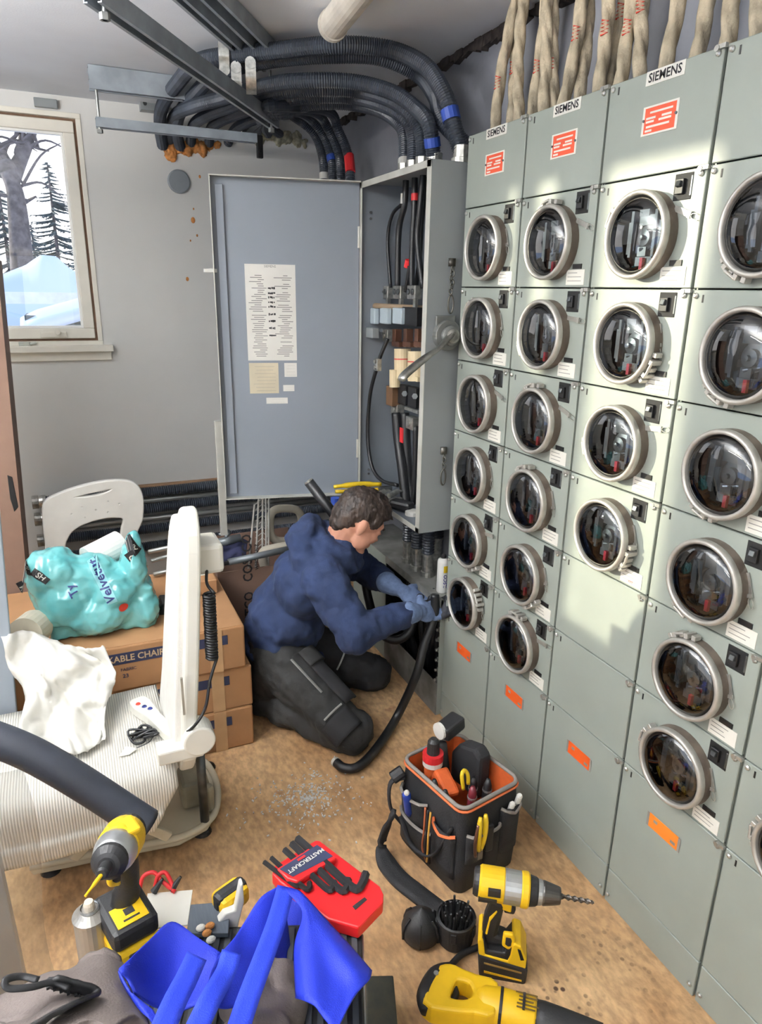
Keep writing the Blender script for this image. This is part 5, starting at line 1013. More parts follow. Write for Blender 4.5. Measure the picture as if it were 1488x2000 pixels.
pk = patch('cargo_pocket', HN, KN, .25, .85, -1.35, -.6, .105, m_tblk); patch('pocket_flap', HN, KN, .18, .36, -1.4, -.55, .116, m_trou)
patch('knee_patch', HN, KN, .86, 1.08, -.6, .7, .096, m_tblk)
# gloves
for (c, w, d, n, nm) in ((HDN, WN, DN_, NN_, 'near'), (HDF, WF, DF_, NF_, 'far')):
    g = G(); d0 = Vector(d).normalized(); hand(g, c, w, d, n, 1.0); limb(g, [w - d0 * .012, w + d0 * .02], [.046, .040]); mk('glove', g, m_glv, man, rem=.0045, smi=2)
    tg = G(); gg = G(); tips = hand(gg, c, w, d, n, 1.0)
    for tp_ in tips: limb(tg, tp_[1:], [.0138, .0128, .0118], 10)
    mk('glove_grip', tg, m_glvd, man, rem=.004, smi=1)
# cables in his hands and around
cb0 = [HDN + Vector((.045, .01, .06)), HDN + Vector((.04, .0, -.03)), at(828, 1260, 2.13), at(812, 1320, 2.11), az(775, 1400, .05), az(735, 1462, .03), az(700, 1497, .026), az(672, 1500, .026), az(655, 1488, .026)]
wc = thing('power_cable', 'thick black cable curving from the gloved hand to the floor with a bright cut end', 'cable', cb0[-1] - Vector((0, 0, .02))); C = crm(cb0, 10); mk('jacket', G().tube(C, .017, 14), m_rub, wc, smooth=True)
d = (C[-1] - C[-2]).normalized(); mk('cut_end', G().lathe([(.0178, -.006), (.0178, .004), (.014, .009), (.001, .011)], C[-1], d, 14), mat('conductor_white', (222, 220, 210), .4, .3), wc)
C = crm([at(706, 1075, 2.62), at(712, 1130, 2.58), at(722, 1180, 2.52), at(738, 1230, 2.42), at(770, 1250, 2.36), at(800, 1235, 2.34), at(812, 1200, 2.36), Vector((1.30, 2.38, .35))], 8); mk('power_cable', G().tube(C, .019, 12), m_rub, label='black cable looping behind the near arm into the trough', cat='cable', smooth=True)
p0, p1 = at(603, 941, 2.50), at(648, 1000, 2.46); bc = thing('cable_stub', 'black cable stub with a bright end rising behind the navy hood', 'cable', p1); mk('jacket', G().cyl(p1 + (p1 - p0) * 1.1, p0, .02, n=14), m_rub, bc, smooth=True); mk('cut_end', G().cyl(p0, p0 + (p0 - p1).normalized() * .006, .017, n=14), m_lug, bc)
mk('hex_key', G().tube(crm([az(716, 1412, .012), az(693, 1417, .012), az(690, 1420, .012), az(700, 1438, .012), az(716, 1456, .012)], 5), .0085, 6), m_blk, label='loose black hex key on the floor beside the near knee', cat='hex key')
# things lying in the open switch
zb_ = BZ0 + .012
pl = thing('cable_cutter', 'yellow-handled cable cutter lying on the sill of the open switch', 'pliers', Vector((1.10, 2.66, zb_)))
for k, (a, b) in enumerate((((652, 951), (744, 946)), ((655, 960), (742, 956)))): A_, B_ = at(a[0], a[1], 2.60), at(b[0], b[1], 2.58); mk('grip', G().tube(crm([A_, A_.lerp(B_, .5) + Vector((0, 0, .006 - .01 * k)), B_], 6), [.008] * 3 + [.011] * 7 + [.009] * 3, 10), mat('grip_yellow', (232, 196, 40), .45), pl, smooth=True)
mk('jaw', G().ob(at(752, 954, 2.57), (.06, .02, .02)), m_steel, pl, bev=.004)
mk('blue_plug', G().cyl(at(655, 972, 2.62), at(655, 985, 2.62), .02, n=12), m_blue, label='blue plug just behind the dark hair', cat='plug')
random.seed(8)
for k, (px, py) in enumerate(((752, 975), (768, 968), (765, 985), (742, 968))): c = at(px, py, 2.5 - .02 * k); c.z = max(c.z, BZ0 + .03); g = G().cyl(c + Vector((-.02, 0, 0)), c + Vector((.03, .02, .01)), .012, n=10); g.ob(c + Vector((.035, .022, .01)), (.04, .022, .006)); mk('cable_lug', g, m_lug, label=['bright cable lug beside the yellow cutter, nearest the hair', 'bright cable lug topmost in the heap inside the switch', 'bright cable lug lowest in the heap inside the switch', 'bright cable lug touching the yellow cutter jaw'][k], cat='cable lug', group='loose lugs in the switch', bev=.002)
c = at(785, 975, 2.42); c.z = BZ0 + .03; mk('black_connector', G().ob(c, (.05, .1, .04), Matrix.Rotation(.5, 3, 'Z')), m_blk, label='black connector block lying on the switch floor', cat='connector', bev=.012)
c = at(806, 988, 2.36); mk('conduit_bushing', G().lathe([(.022, 0), (.03, .0), (.03, .015), (.022, .02)], Vector((c.x, c.y, BZ0 + .005)), (0, 0, 1), 16), m_wht, label='white bushing on the switch floor', cat='bushing')
# ---------------- tools ----------------
m_yel = mat('tool_yellow', (236, 190, 30), .42, var=.05, scale=15); m_tblack = mat('tool_black', (30, 30, 32), .55, var=.15, scale=20, bump=.15, bscale=200); m_silv = mat('tool_silver', (180, 182, 182), .35, .7, var=.1); m_org = mat('lining_orange', (206, 92, 36), .75, var=.12, scale=20); m_nyl = mat('nylon_black', (30, 30, 33), .8, var=.2, scale=14, bump=.3, bscale=260); m_trimg = mat('piping_grey', (132, 126, 120), .7, var=.08); m_trimo = mat('piping_orange', (214, 110, 62), .7)
class Pl:
    def __init__(s, o, e):
        s.o = Vector(o); s.e = Vector(e).normalized(); s.n = Vector((s.e.y, -s.e.x, 0)).normalized(); s.z = Vector((0, 0, 1))
    def p(s, px, py, off=0.0):
        r = ray(px, py); c = Vector((0, 0, CAMH)); q = s.o + s.n * off; k = (q - c).dot(s.n) / r.dot(s.n); return c + r * k
    def poly(s, name, pts, t, m, parent, off=0.0, bev=.004, smooth_n=0, **k):
        P = [s.p(*q) for q in pts]; P = [((q - s.o).dot(s.e), q.z) for q in P]
        if smooth_n: P = sm2(P, smooth_n)
        g = G().prism(P, Vector((s.o.x, s.o.y, 0)) + s.n * (off - t / 2), s.e, s.z, s.n, t); return mk(name, g, m, parent, bev=bev, **k)
# --- drill ---
D = Pl((.868, 1.098, 0), (.83, -.56, 0)); dr = thing('cordless_drill', 'yellow and black cordless drill standing on its battery with a long bit', 'drill', D.o)
def dz(p): return p
b0, b1 = D.p(935, 1762), D.p(935, 1762)
D.poly('battery', [(934, 1836), (940, 1838), (1022, 1862), (1030, 1868), (1026, 1893), (1016, 1898), (945, 1886), (936, 1878)], .085, m_tblack, dr, bev=.006)
D.poly('battery_band', [(946, 1866), (1018, 1884), (1018, 1887), (946, 1870)], .0868, m_yel, dr, bev=.0); D.poly('battery_band', [(946, 1850), (1018, 1869), (1018, 1872), (946, 1853)], .0868, mat('band_tan', (150, 120, 60), .6), dr, bev=.0)
D.poly('base_shoe', [(935, 1812), (940, 1808), (948, 1814), (952, 1832), (985, 1838), (1002, 1818), (1016, 1822), (1028, 1848), (1026, 1866), (936, 1838)], .074, m_tblack, dr, bev=.006)
D.poly('shoe_accent', [(934, 1812), (940, 1808), (945, 1812), (948, 1838), (1000, 1852), (1000, 1858), (936, 1838)], .08, m_yel, dr, bev=.003); D.poly('shoe_accent', [(1000, 1820), (1004, 1817), (1017, 1822), (1028, 1848), (1026, 1866), (988, 1855), (996, 1840)], .08, m_yel, dr, bev=.004); D.poly('shoe_vent', [(1010, 1826), (1016, 1828), (1023, 1848), (1016, 1848)], .082, m_tblack, dr, bev=.001)
D.poly('grip', [(960, 1748), (988, 1756), (982, 1775), (976, 1800), (972, 1815), (990, 1822), (1000, 1838), (940, 1832), (942, 1808), (946, 1785), (954, 1765)], .04, m_tblack, dr, bev=.010)
D.poly('grip_accent', [(956, 1778), (970, 1765), (972, 1768), (958, 1786), (952, 1812), (948, 1810)], .044, m_yel, dr, bev=.002)
D.poly('belt_hook', [(983, 1800), (1002, 1802), (1006, 1812), (1004, 1830), (992, 1832), (980, 1824)], .012, m_yel, dr, off=.03, bev=.004); D.poly('hook_gap', [(988, 1806), (998, 1808), (1000, 1814), (998, 1824), (992, 1825), (986, 1820)], .0135, m_tblack, dr, off=.03, bev=.002)
D.poly('trigger', [(984, 1756), (998, 1760), (1008, 1768), (1004, 1778), (984, 1774)], .03, m_tblack, dr, bev=.004); D.poly('trigger_guard', [(978, 1752), (1000, 1757), (998, 1772), (980, 1766)], .036, m_yel, dr, bev=.003)
def dax(f, dpx=0): return D.p(926, 1719).lerp(D.p(1094, 1750), f)
A_, B_ = D.p(926, 1719), D.p(1094, 1750); dv = (B_ - A_); L_ = dv.length; dn = dv.normalized()
def seg(name, f0, f1, r0, r1, m, **k): return mk(name, G().lathe([(r0 * .9, f0 * L_ - .001), (r0, f0 * L_ + .004), (r1, f1 * L_ - .004), (r1 * .92, f1 * L_)], A_, dn, 24), m, dr, **k)
seg('end_cap', .0, .12, .034, .038, m_tblack); seg('motor_housing', .06, .36, .040, .041, m_yel); seg('gear_case', .34, .56, .0405, .040, m_silv); seg('clutch_ring', .54, .64, .042, .042, m_yel); seg('collar', .63, .74, .036, .033, m_tblack); seg('speed_ring', .72, .80, .030, .029, m_silv); seg('chuck', .79, 1.0, .029, .021, mat('chuck_steel', (86, 84, 82), .35, .8))
mk('vent', G().ob(A_ + dn * .05 + Vector((0, 0, .012)) + D.n * .034, (.03, .02, .018), Matrix.Rotation(math.atan2(dn.y, dn.x), 3, 'Z')), m_tblack, dr); mk('vent', G().ob(A_ + dn * .035 + Vector((0, 0, -.012)) + D.n * .036, (.045, .02, .008), Matrix.Rotation(math.atan2(dn.y, dn.x), 3, 'Z')), m_tblack, dr)
bit = []; T0, T1 = B_, D.p(1160, 1763); N = 60; P = [T0.lerp(T1, i / N) for i in range(N + 1)]; g = G(); vs = []; a, b = basis(T1 - T0)
for i, q in enumerate(P):
    for k in range(8): th = 2 * PI * k / 8; rr = .0052 * (1 + .35 * math.cos(2 * th - i * .55)) * (1 if i < N - 2 else .4); vs.append(q + a * math.cos(th) * rr + b * math.sin(th) * rr)
g.add(vs, [(i * 8 + k, i * 8 + (k + 1) % 8, (i + 1) * 8 + (k + 1) % 8, (i + 1) * 8 + k) for i in range(N) for k in range(8)]); mk('drill_bit', g, mat('bit_steel', (110, 104, 98), .35, .8, var=.2), dr)
# --- reciprocating saw on the floor ---
S0, S1 = az(872, 1938, .062), az(1046, 1984, .06); sv = (S1 - S0).normalized(); sn = Vector((-sv.y, sv.x, 0)); rs = thing('reciprocating_saw', 'yellow reciprocating saw lying on the floor at the bottom edge', 'saw', (S0 + S1) / 2 - Vector((0, 0, .06)))
def sp(u, v, z=0): return S0 + sv * u + sn * v + Vector((0, 0, z))
Ls = (S1 - S0).length; C = [sp(u, 0, 0) for u in (.07, .09, .13, Ls * .75, Ls * .97, Ls)]
mk('body', G().tube(C, [.030, .038, .041, .040, .039, .034], 20, flat=.9), m_yel, rs, smooth=True, bev=0); mk('seam', G().tube([sp(.125, 0), sp(.132, 0)], .0422, 20, flat=.9), m_tblack, rs)
out_ = [(-.04, -.05), (-.028, .03), (.0, .05), (.03, .045), (.065, .04), (.11, .034), (.11, -.034), (.07, -.042), (.02, -.052)]; hol_ = [(.005, -.03), (.012, .018), (.03, .028), (.055, .024), (.07, .0), (.062, -.022), (.035, -.034)]
M = Matrix(((sv.x, sn.x, 0, S0.x), (sv.y, sn.y, 0, S0.y), (0, 0, 1, .06), (0, 0, 0, 1)))
mk('handle_frame', plate2d(sm2(out_, 3), [sm2(hol_, 3)], M, .04, .008), m_yel, rs)
mk('grip', G().tube(crm([sp(-.035, -.06, 0), sp(-.045, -.02, .004), sp(-.03, .03, .004), sp(.0, .062, 0)], 5), [.016, .019, .021, .022, .023, .023, .023, .023, .023, .023, .023, .022, .021, .02, .018, .016], 14), m_tblack, rs, smooth=True); mk('grip_screw', G().lathe([(.006, 0), (.006, .003)], sp(-.03, .02, .026), (0, 0, 1), 10), m_silv, rs)
mk('trigger', G().tube(crm([sp(.012, -.02), sp(.022, .0), sp(.012, .022)], 4), .009, 10), m_tblack, rs, smooth=True)
C = [sp(u, 0, -.002) for u in (Ls - .004, Ls + .02, Ls + .07, Ls + .12, Ls + .15)]; mk('front_boot', G().tube(C, [.037, .038, .033, .027, .023], 16, flat=.85), m_tblack, rs, smooth=True); mk('shoe', G().ob(sp(Ls + .19, 0, -.02), (.03, .07, .03)), m_silv, rs, bev=.004)
g = G(); Mt = frame(sp(.19, 0, .0375), sv, sn)
for i in range(5): g.ob(Mt @ Vector((-.005 + .004 * (i % 2), .018 - i * .009, .0)), (.05 - .008 * (i % 3), .0035, .001), Mt.to_3x3())
mk('data_print', g, mat('print_brown', (92, 70, 20), .6), rs); mk('label_slot', G().ob(sp(Ls * .86, .0, .036), (.006, .04, .006), Mt.to_3x3()), m_tblack, rs)
mk('power_cord', G().tube(crm([sp(-.0, .06, .004), az(872, 1898, .03), az(885, 1880, .02), az(905, 1862, .014), az(938, 1848, .012), az(958, 1838, .012)], 6), [.013, .013, .012, .012, .011, .010, .010, .009, .009, .009, .008] + [.008] * 20, 10), m_tblack, rs, smooth=True)
# --- bit case ---
def disc(px, py): p = az(px, py, 0); return Vector((p.x, p.y, 0.001))
p = az(889, 1822, .02); p.z = .001; ic = thing('bit_case', 'open black round case full of drill bits standing on the floor', 'bit case', p)
mk('case', G().lathe([(.044, 0), (.048, .006), (.050, .05), (.050, .075), (.045, .077), (.045, .05), (.001, .05)], p, (0, 0, 1), 28, cap=False), m_tblack, ic, smooth=False); mk('rim', G().lathe([(.051, .068), (.053, .070), (.053, .078), (.051, .080)], p, (0, 0, 1), 28, cap=False), m_tblack, ic)
for k in range(5): a = k * 2 * PI / 5 + .3; mk('catch', G().ob(p + Vector((math.cos(a) * .051, math.sin(a) * .051, .055)), (.008, .016, .03), Matrix.Rotation(a, 3, 'Z')), m_tblack, ic, bev=.002)
random.seed(6)
for k in range(26):
    r = .036 * math.sqrt(k / 26); a = k * 2.4; q = p + Vector((math.cos(a) * r, math.sin(a) * r, .052)); h = .05 + .03 * random.random() - r * .4; d = Vector((math.cos(a) * .12, math.sin(a) * .12, 1)).normalized()
    mk('drill_bit', G().lathe([(.0032, 0), (.0032, h - .002), (.0012, h)], q, d, 7), m_tblack if k % 3 else m_steel, ic)
p = az(822, 1815, .02); p.z = .001; cc = thing('case_lid', 'black domed lid of the bit case on the floor', 'lid', p); mk('dome', G().lathe([(.046, 0), (.052, .008), (.053, .03), (.046, .052), (.032, .068), (.016, .080), (.006, .09), (.001, .094)], p, (0, 0, 1), 26, cap=False), m_tblack, cc, smooth=True)
for k in range(6): a = k * PI / 3; mk('rib', G().tube([p + Vector((math.cos(a) * r, math.sin(a) * r, z)) for r, z in ((.0535, .01), (.054, .03), (.047, .054), (.034, .070))], .0035, 6), m_tblack, cc)
# --- tool bag ---
F0 = Vector((.868, 1.338, 0)); E1 = Vector((.98, .195, 0)); E2 = Vector((-.195, .98, 0)); BWx, BWy, BH = .225, .275, .295
tb = thing('tool_bag', 'open black tool bag with orange lining on the floor by the meter cabinets', 'tool bag', F0 + E1 * BWx / 2 + E2 * BWy / 2, rz=math.atan2(E1.y, E1.x)); bx = -BWx / 2; by = -BWy / 2
def ring(w, d, z, r=.03, n=5):
    o = []
    for (cx_, cy_, a0) in ((w / 2 - r, d / 2 - r, 0), (-w / 2 + r, d / 2 - r, PI / 2), (-w / 2 + r, -d / 2 + r, PI), (w / 2 - r, -d / 2 + r, 1.5 * PI)):
        for k in range(n): a = a0 + k * PI / 2 / (n - 1); o.append(Vector((cx_ + r * math.cos(a), cy_ + r * math.sin(a), z)))
    return o
def shell(rs_, cap=True):
    g = G(); n = len(rs_[0]); vs = [q for r in rs_ for q in r]; fs = [(i * n + k, i * n + (k + 1) % n, (i + 1) * n + (k + 1) % n, (i + 1) * n + k) for i in range(len(rs_) - 1) for k in range(n)]
    if cap: fs.append(tuple(range(n - 1, -1, -1)))
    return g.add(vs, fs)
mk('shell', shell([ring(BWx + .01, BWy + .01, .001), ring(BWx + .018, BWy + .018, .08), ring(BWx + .012, BWy + .012, .2), ring(BWx, BWy, BH)]), m_nyl, tb, local=True, smooth=True); g = shell([ring(BWx - .008, BWy - .008, BH), ring(BWx - .012, BWy - .012, .15), ring(BWx - .012, BWy - .012, .12)], False); n_ = 20; g.f.append(tuple(2 * n_ + k for k in range(n_))); g.mi.append(0); mk('lining', g, m_org, tb, local=True)
rr = ring(BWx, BWy, BH); rr.append(rr[0]); mk('rim_piping', G().tube(rr, .006, 8, cap=False), m_trimg, tb, local=True, smooth=True); rr = [q * 1.0 + Vector((0, 0, -.011)) + Vector((q.x, q.y, 0)) * .03 for q in ring(BWx, BWy, BH)]; rr.append(rr[0]); mk('rim_trim', G().tube(rr, .004, 6, cap=False), m_trimo, tb, local=True, smooth=True)
# pockets: near side faces -y (local), left side faces -x (local)
def pocket(side, u0, u1, z0, z1, bulge, nm='pocket', trimc=None):
    def P_(u, z, o):
        return Vector((u, by - .008 - o, z)) if side == 'y' else Vector((bx - .008 - o, u, z))
    g = G(); g.grid(lambda a, b: P_(u0 + (u1 - u0) * a, z0 + (z1 - z0) * b, bulge * math.sin(a * PI) ** .5 * (.5 + .5 * b)), 9, 6); o = mk(nm, g, m_nyl, tb, local=True, smooth=True, solid=.004)
    pts = [P_(u0 + (u1 - u0) * a, z1 - (.018 * (1 - abs(2 * a - 1)) if trimc else 0), bulge * math.sin(a * PI) ** .5 + .002) for a in [k / 8 for k in range(9)]]; mk('pocket_trim', G().tube(pts, .005, 6), trimc or m_trimg, o, local=True)
    return P_
pocket('y', -.10, -.035, .11, .21, .022); pocket('y', .03, .105, .08, .24, .02, trimc=m_trimg); pocket('y', -.03, .03, .02, .19, .012); pocket('x', -.125, -.03, .05, .20, .018, trimc=m_trimo); pocket('x', .0, .12, .13, .22, .03); pocket('x', -.02, .125, .02, .13, .02)
# strap and side loops
mk('carry_loop', G().tube(crm([Vector((bx - .012, .11, .25)), Vector((bx - .05, .13, .23)), Vector((bx - .055, .12, .15)), Vector((bx - .02, .10, .08))], 6), .011, 8, flat=.5), m_nyl, tb, local=True, smooth=True); mk('side_grip', G().cyl((bx - .01, .12, .265), (bx - .045, .13, .245), .02, n=12), m_tblack, tb, local=True, bev=.004)
mk('carry_loop', G().tube(crm([Vector((bx - .010, -.11, .22)), Vector((bx - .035, -.06, .10)), Vector((bx - .04, .03, .07)), Vector((bx - .03, .10, .12))], 6), .009, 8, flat=.5), m_nyl, tb, local=True, smooth=True)
sp_ = [az(770, 1585, .20), az(757, 1610, .15), az(745, 1648, .05), az(752, 1680, .018), az(778, 1715, .012), az(815, 1745, .012), az(850, 1772, .012), az(878, 1792, .02)]; C = crm(sp_, 6)
def ribbon(C, w, up=Vector((0, 0, 1))):
    g = G(); n = len(C)
    def fn(a, b):
        i = int(round(b * (n - 1))); d = (C[min(i + 1, n - 1)] - C[max(i - 1, 0)]).normalized(); s = d.cross(up); s = s.normalized() if s.length > .05 else Vector((1, 0, 0)); ww = w(b) if callable(w) else w; return C[i] + s * ((a - .5) * ww)
    return g.grid(fn, 4, n)
mk('shoulder_strap', ribbon(C, lambda b: .022 if b < .25 else .022 + .034 * min(1, (b - .25) * 5)), m_nyl, tb, smooth=True, solid=.012, off=0)
# bag contents
def L(x, y, z): return WM[tb.name] @ Vector((x, y, z))
fl_ = thing('flashlight', 'black angled flashlight head sticking up out of the tool bag', 'flashlight', L(.03, .09, .2)); mk('stem', G().cyl(L(.02, .07, .13), L(.0, .09, .33), .017, n=14), m_tblack, fl_, smooth=True); q = L(.012, .10, .37); mk('head', G().ob(q + E1 * .03, (.085, .055, .045), Matrix.Rotation(.35, 3, 'Z') @ Matrix.Rotation(-.15, 3, 'Y')), m_tblack, fl_, bev=.008); mk('lens_ring', G().cyl(q - E1 * .018, q - E1 * .008, .026, n=18), m_wht, fl_)
tk = thing('tape_roll_tool', 'red and white collared bottle in the tool bag', 'bottle', L(-.045, .07, .2)); mk('neck', G().cyl(L(-.045, .07, .13), L(-.045, .075, .285), .026, n=16), m_org, tk); mk('white_collar', G().cyl(L(-.045, .075, .285), L(-.045, .075, .302), .031, n=20), m_wht, tk); mk('red_collar', G().cyl(L(-.045, .075, .302), L(-.045, .075, .325), .032, n=20), m_red, tk); mk('knob', G().lathe([(.02, 0), (.018, .04), (.010, .05)], L(-.045, .075, .325), (0, 0, 1), 16), m_tblack, tk)
g = G().prism([(-.065, 0), (.065, 0), (.065, .10), (.03, .15), (-.035, .17), (-.065, .15)], L(.045, .03, .18), E2, (0, 0, 1), E1, .05); mk('black_pouch', g, m_nyl, label='black pouch standing upright inside the tool bag', cat='pouch', bev=.012)
g = G().ob(L(-.05, .01, .25), (.05, .09, .06), Matrix.Rotation(.4, 3, 'X')); mk('orange_tool', g, m_org, label='orange plastic tool below the red collar in the bag', cat='tool', bev=.01)
for k, (x, y, h, m, lab) in enumerate(((-.09, .0, .30, m_tblack, 'black screwdriver handle at the rear corner of the tool bag'), (-.085, -.04, .29, m_tblack, 'second black screwdriver handle behind the bag rim'), (-.03, -.085, .31, mat('handle_maroon', (104, 30, 40), .5), 'maroon plier handle in the middle of the tool bag'), (.04, -.07, .29, m_tblack, 'short black socket standing inside the tool bag front'), (.015, -.04, .285, m_tblack, 'black nut driver beside the maroon handle'))):
    t = thing('screwdriver', lab, 'hand tool', L(x, y, .13), group='hand tools in the bag'); mk('handle', G().lathe([(.006, 0), (.012, .04), (.014, .10), (.012, h - .15), (.006, h - .13)], L(x, y, .13), Vector((x * .6, y * .6, 1)), 12), m, t, smooth=True)
    mk('collar', G().lathe([(.0145, 0), (.0145, .006)], L(x, y, .13) + Vector((x * .6, y * .6, 1)).normalized() * (h - .17), Vector((x * .6, y * .6, 1)), 12), m_silv, t)
mk('yellow_hook', G().tube(crm([L(-.03, -.05, .27), L(-.035, -.045, .315), L(-.022, -.04, .325), L(-.012, -.045, .31), L(-.012, -.05, .28)], 5), .006, 8), mat('grip_yellow', (232, 196, 40), .45), label='small yellow hooked grip inside the tool bag', cat='hand tool', smooth=True)
pl2 = thing('pliers', 'yellow-handled pliers in the near side pocket of the tool bag', 'pliers', L(-.065, by - .03, .15))
for s in (-1, 1): mk('handle', G().tube(crm([L(-.066 + s * .004, by - .030, .16), L(-.066 + s * .012, by - .034, .22), L(-.062 + s * .010, by - .030, .275)], 5), [.006, .007, .008, .008, .008, .008, .008, .008, .008, .007, .005], 8), mat('grip_yellow', (232, 196, 40), .45), pl2, smooth=True)
mk('jaw', G().ob(L(-.066, by - .03, .15), (.018, .01, .04)), m_steel, pl2, bev=.002)
mk('wire_stripper', G().tube(crm([L(-.085, by - .034, .15), L(-.092, by - .036, .20), L(-.08, by - .032, .255)], 5), .005, 8), m_cop, label='dark red handled stripper beside the yellow pliers', cat='hand tool', smooth=True); mk('pocket_knife', G().ob(L(-.036, by - .032, .19), (.026, .016, .09)), m_tblack, label='black folding knife clipped beside the yellow pliers', cat='knife', bev=.006)
for k, (x, z) in enumerate(((.06, .245), (.088, .26))): mk('marker_cap', G().lathe([(.009, -.03), (.009, .008), (.006, .014)], L(x, by - .022, z), (0, -.3, 1), 10), m_wht, label=['left white marker cap in the near bag pocket', 'right white marker cap in the near bag pocket'][k], cat='marker', group='white caps in the bag pocket')
bs = thing('blue_screwdriver', 'blue-handled screwdriver in the left side pocket of the tool bag', 'screwdriver', L(bx - .03, .06, .15)); mk('handle', G().lathe([(.006, 0), (.013, .02), (.012, .07), (.014, .09), (.008, .1)], L(bx - .028, .06, .15), Vector((-.2, -.1, 1)), 12), mat('handle_blue', (30, 60, 150), .4), bs, smooth=True); mk('cap', G().sph(L(bx - .05, .05, .25), .009, 8), m_wht, bs)
for k in range(3): mk('test_lead', G().tube(crm([L(bx - .035, -.02 - .012 * k, .24), L(bx - .045, -.03 - .01 * k, .17), L(bx - .04, -.02 - .012 * k, .10), L(bx - .03, -.03, .05)], 6), .0034, 6), [mat('cord_rust', (160, 84, 50), .7), m_tblack, mat('lead_yellow', (200, 150, 60), .6)][k], label=['orange cord hanging down the left face of the tool bag', 'black cord hanging between two coloured cords on the tool bag', 'tan cord hanging down the left face of the tool bag'][k], cat='cord', group='cords on the tool bag', smooth=True)
# --- floor shavings ---
g = G(); random.seed(12); c = az(600, 1560)
for k in range(420):
    r = abs(random.gauss(0, .09)); a = random.uniform(0, 2 * PI); q = Vector((c.x + r * math.cos(a) * 1.2, c.y + r * math.sin(a), .002)); s = random.uniform(.0015, .0042); g.ob(q, (s * 2.2, s, s), Matrix.Rotation(random.uniform(0, 6), 3, 'Z'))
mk('metal_shavings', g, mat('shaving_bright', (224, 224, 222), .35, .1), label='bright metal shavings scattered on the floor', cat='debris', kind='stuff')
# ---------------- bench in the foreground ----------------
TZ = .42; R0 = az(706, 1800, TZ); R1 = az(712, 1995, TZ); er = (R1 - R0).normalized(); er = Vector((er.x, er.y, 0)).normalized(); el = Vector((er.y, -er.x, 0)); 
if el.x > 0: el = -el
def tbp(l, r, z=0): return R0 + el * l + er * r + Vector((0, 0, z))
bn = thing('work_bench', 'low black ribbed bench holding the tools in the foreground', 'bench', Vector((tbp(.24, .25).x, tbp(.24, .25).y, 0)))
g = G(); BLn, BDp = .47, .62; g.add([tbp(l, r, z) for z in (-.03, -.001) for (l, r) in ((0, 0), (BLn, 0), (BLn, BDp), (0, BDp))], [(0, 1, 2, 3), (7, 6, 5, 4), (0, 4, 5, 1), (1, 5, 6, 2), (2, 6, 7, 3), (3, 7, 4, 0)]); mk('top', g, m_tblack, bn, bev=.004)
for i in range(22): l = .01 + i * .021; g = G(); g.add([tbp(l + dl, r, z) for z in (-.001, .003) for (dl, r) in ((0, .01), (.011, .01), (.011, BDp - .01), (0, BDp - .01))], [(0, 1, 2, 3), (7, 6, 5, 4), (0, 4, 5, 1), (1, 5, 6, 2), (2, 6, 7, 3), (3, 7, 4, 0)]); mk('rib', g, mat('rib_grey', (64, 68, 74), .6), bn)
g = G(); g.add([tbp(l, r, z) for z in (-.075, -.03) for (l, r) in ((-.004, .004), (.012, .004), (.012, BDp), (-.004, BDp))], [(0, 1, 2, 3), (7, 6, 5, 4), (0, 4, 5, 1), (1, 5, 6, 2), (2, 6, 7, 3), (3, 7, 4, 0)]); mk('side_rail', g, mat('rail_aluminium', (196, 198, 198), .35, .6), bn)
for l, r in ((.03, .03), (BLn - .03, .03), (.03, BDp - .03), (BLn - .03, BDp - .03)): q = tbp(l, r); mk('leg', G().bb(q.x - .015, q.x + .015, q.y - .015, q.y + .015, 0, TZ - .03), mat('rail_aluminium', (196, 198, 198), .35, .6), bn)
ZB = TZ + .004
# hex key set
ks = thing('hex_key_set', 'red plastic holder with a set of black hex keys', 'hex keys', az(640, 1745, ZB)); zk = ZB + .012
def K(px, py, z=zk): return az(px, py, z)
def kpoly(pts, z0, z1, name, m, bev=.004, parent=ks):
    P = [K(*p, z1) for p in pts]; g = G().prism([(q.x, q.y) for q in P], (0, 0, z0), (1, 0, 0), (0, 1, 0), (0, 0, 1), z1 - z0); return mk(name, g, m, parent, bev=bev)
m_kred = mat('holder_red', (216, 34, 38), .4, var=.04)
kpoly([(531, 1706), (536, 1690), (616, 1640), (624, 1641), (742, 1730), (749, 1745), (748, 1762), (700, 1812), (640, 1795), (600, 1765), (545, 1722)], ZB, ZB + .030, 'tray', m_kred)
kpoly([(540, 1696), (618, 1646), (658, 1674), (580, 1722), (560, 1716)], ZB + .0302, ZB + .046, 'bridge', m_kred)
lb = kpoly([(546, 1697), (619, 1650), (650, 1672), (572, 1712)], ZB + .0462, ZB + .047, 'label', m_navy, bev=0)
u_ = (K(650, 1672, ZB + .047) - K(572, 1712, ZB + .047)); o_ = (K(619, 1650, ZB + .048) + K(572, 1712, ZB + .048)) / 2; vv = K(546, 1697, ZB + .048) - K(572, 1712, ZB + .048); uu = K(619, 1650, ZB + .048) - K(546, 1697, ZB + .048)
mk('lettering', text_g('MASTERCRAFT', .0145, frame(o_ + Vector((0, 0, .0003)) - vv * .05, -uu, -vv), bold=True), m_wht, lb); g = text_g('HEX KEY SET', .006, frame(o_ + Vector((0, 0, .0003)) + vv * .32, -uu, -vv)) if False else G().ob(o_ + vv * .3 + Vector((0, 0, .0003)), (.02, .006, .0005), Matrix.Rotation(math.atan2(uu.y, uu.x), 3, 'Z')); mk('red_mark', g, m_red, lb)
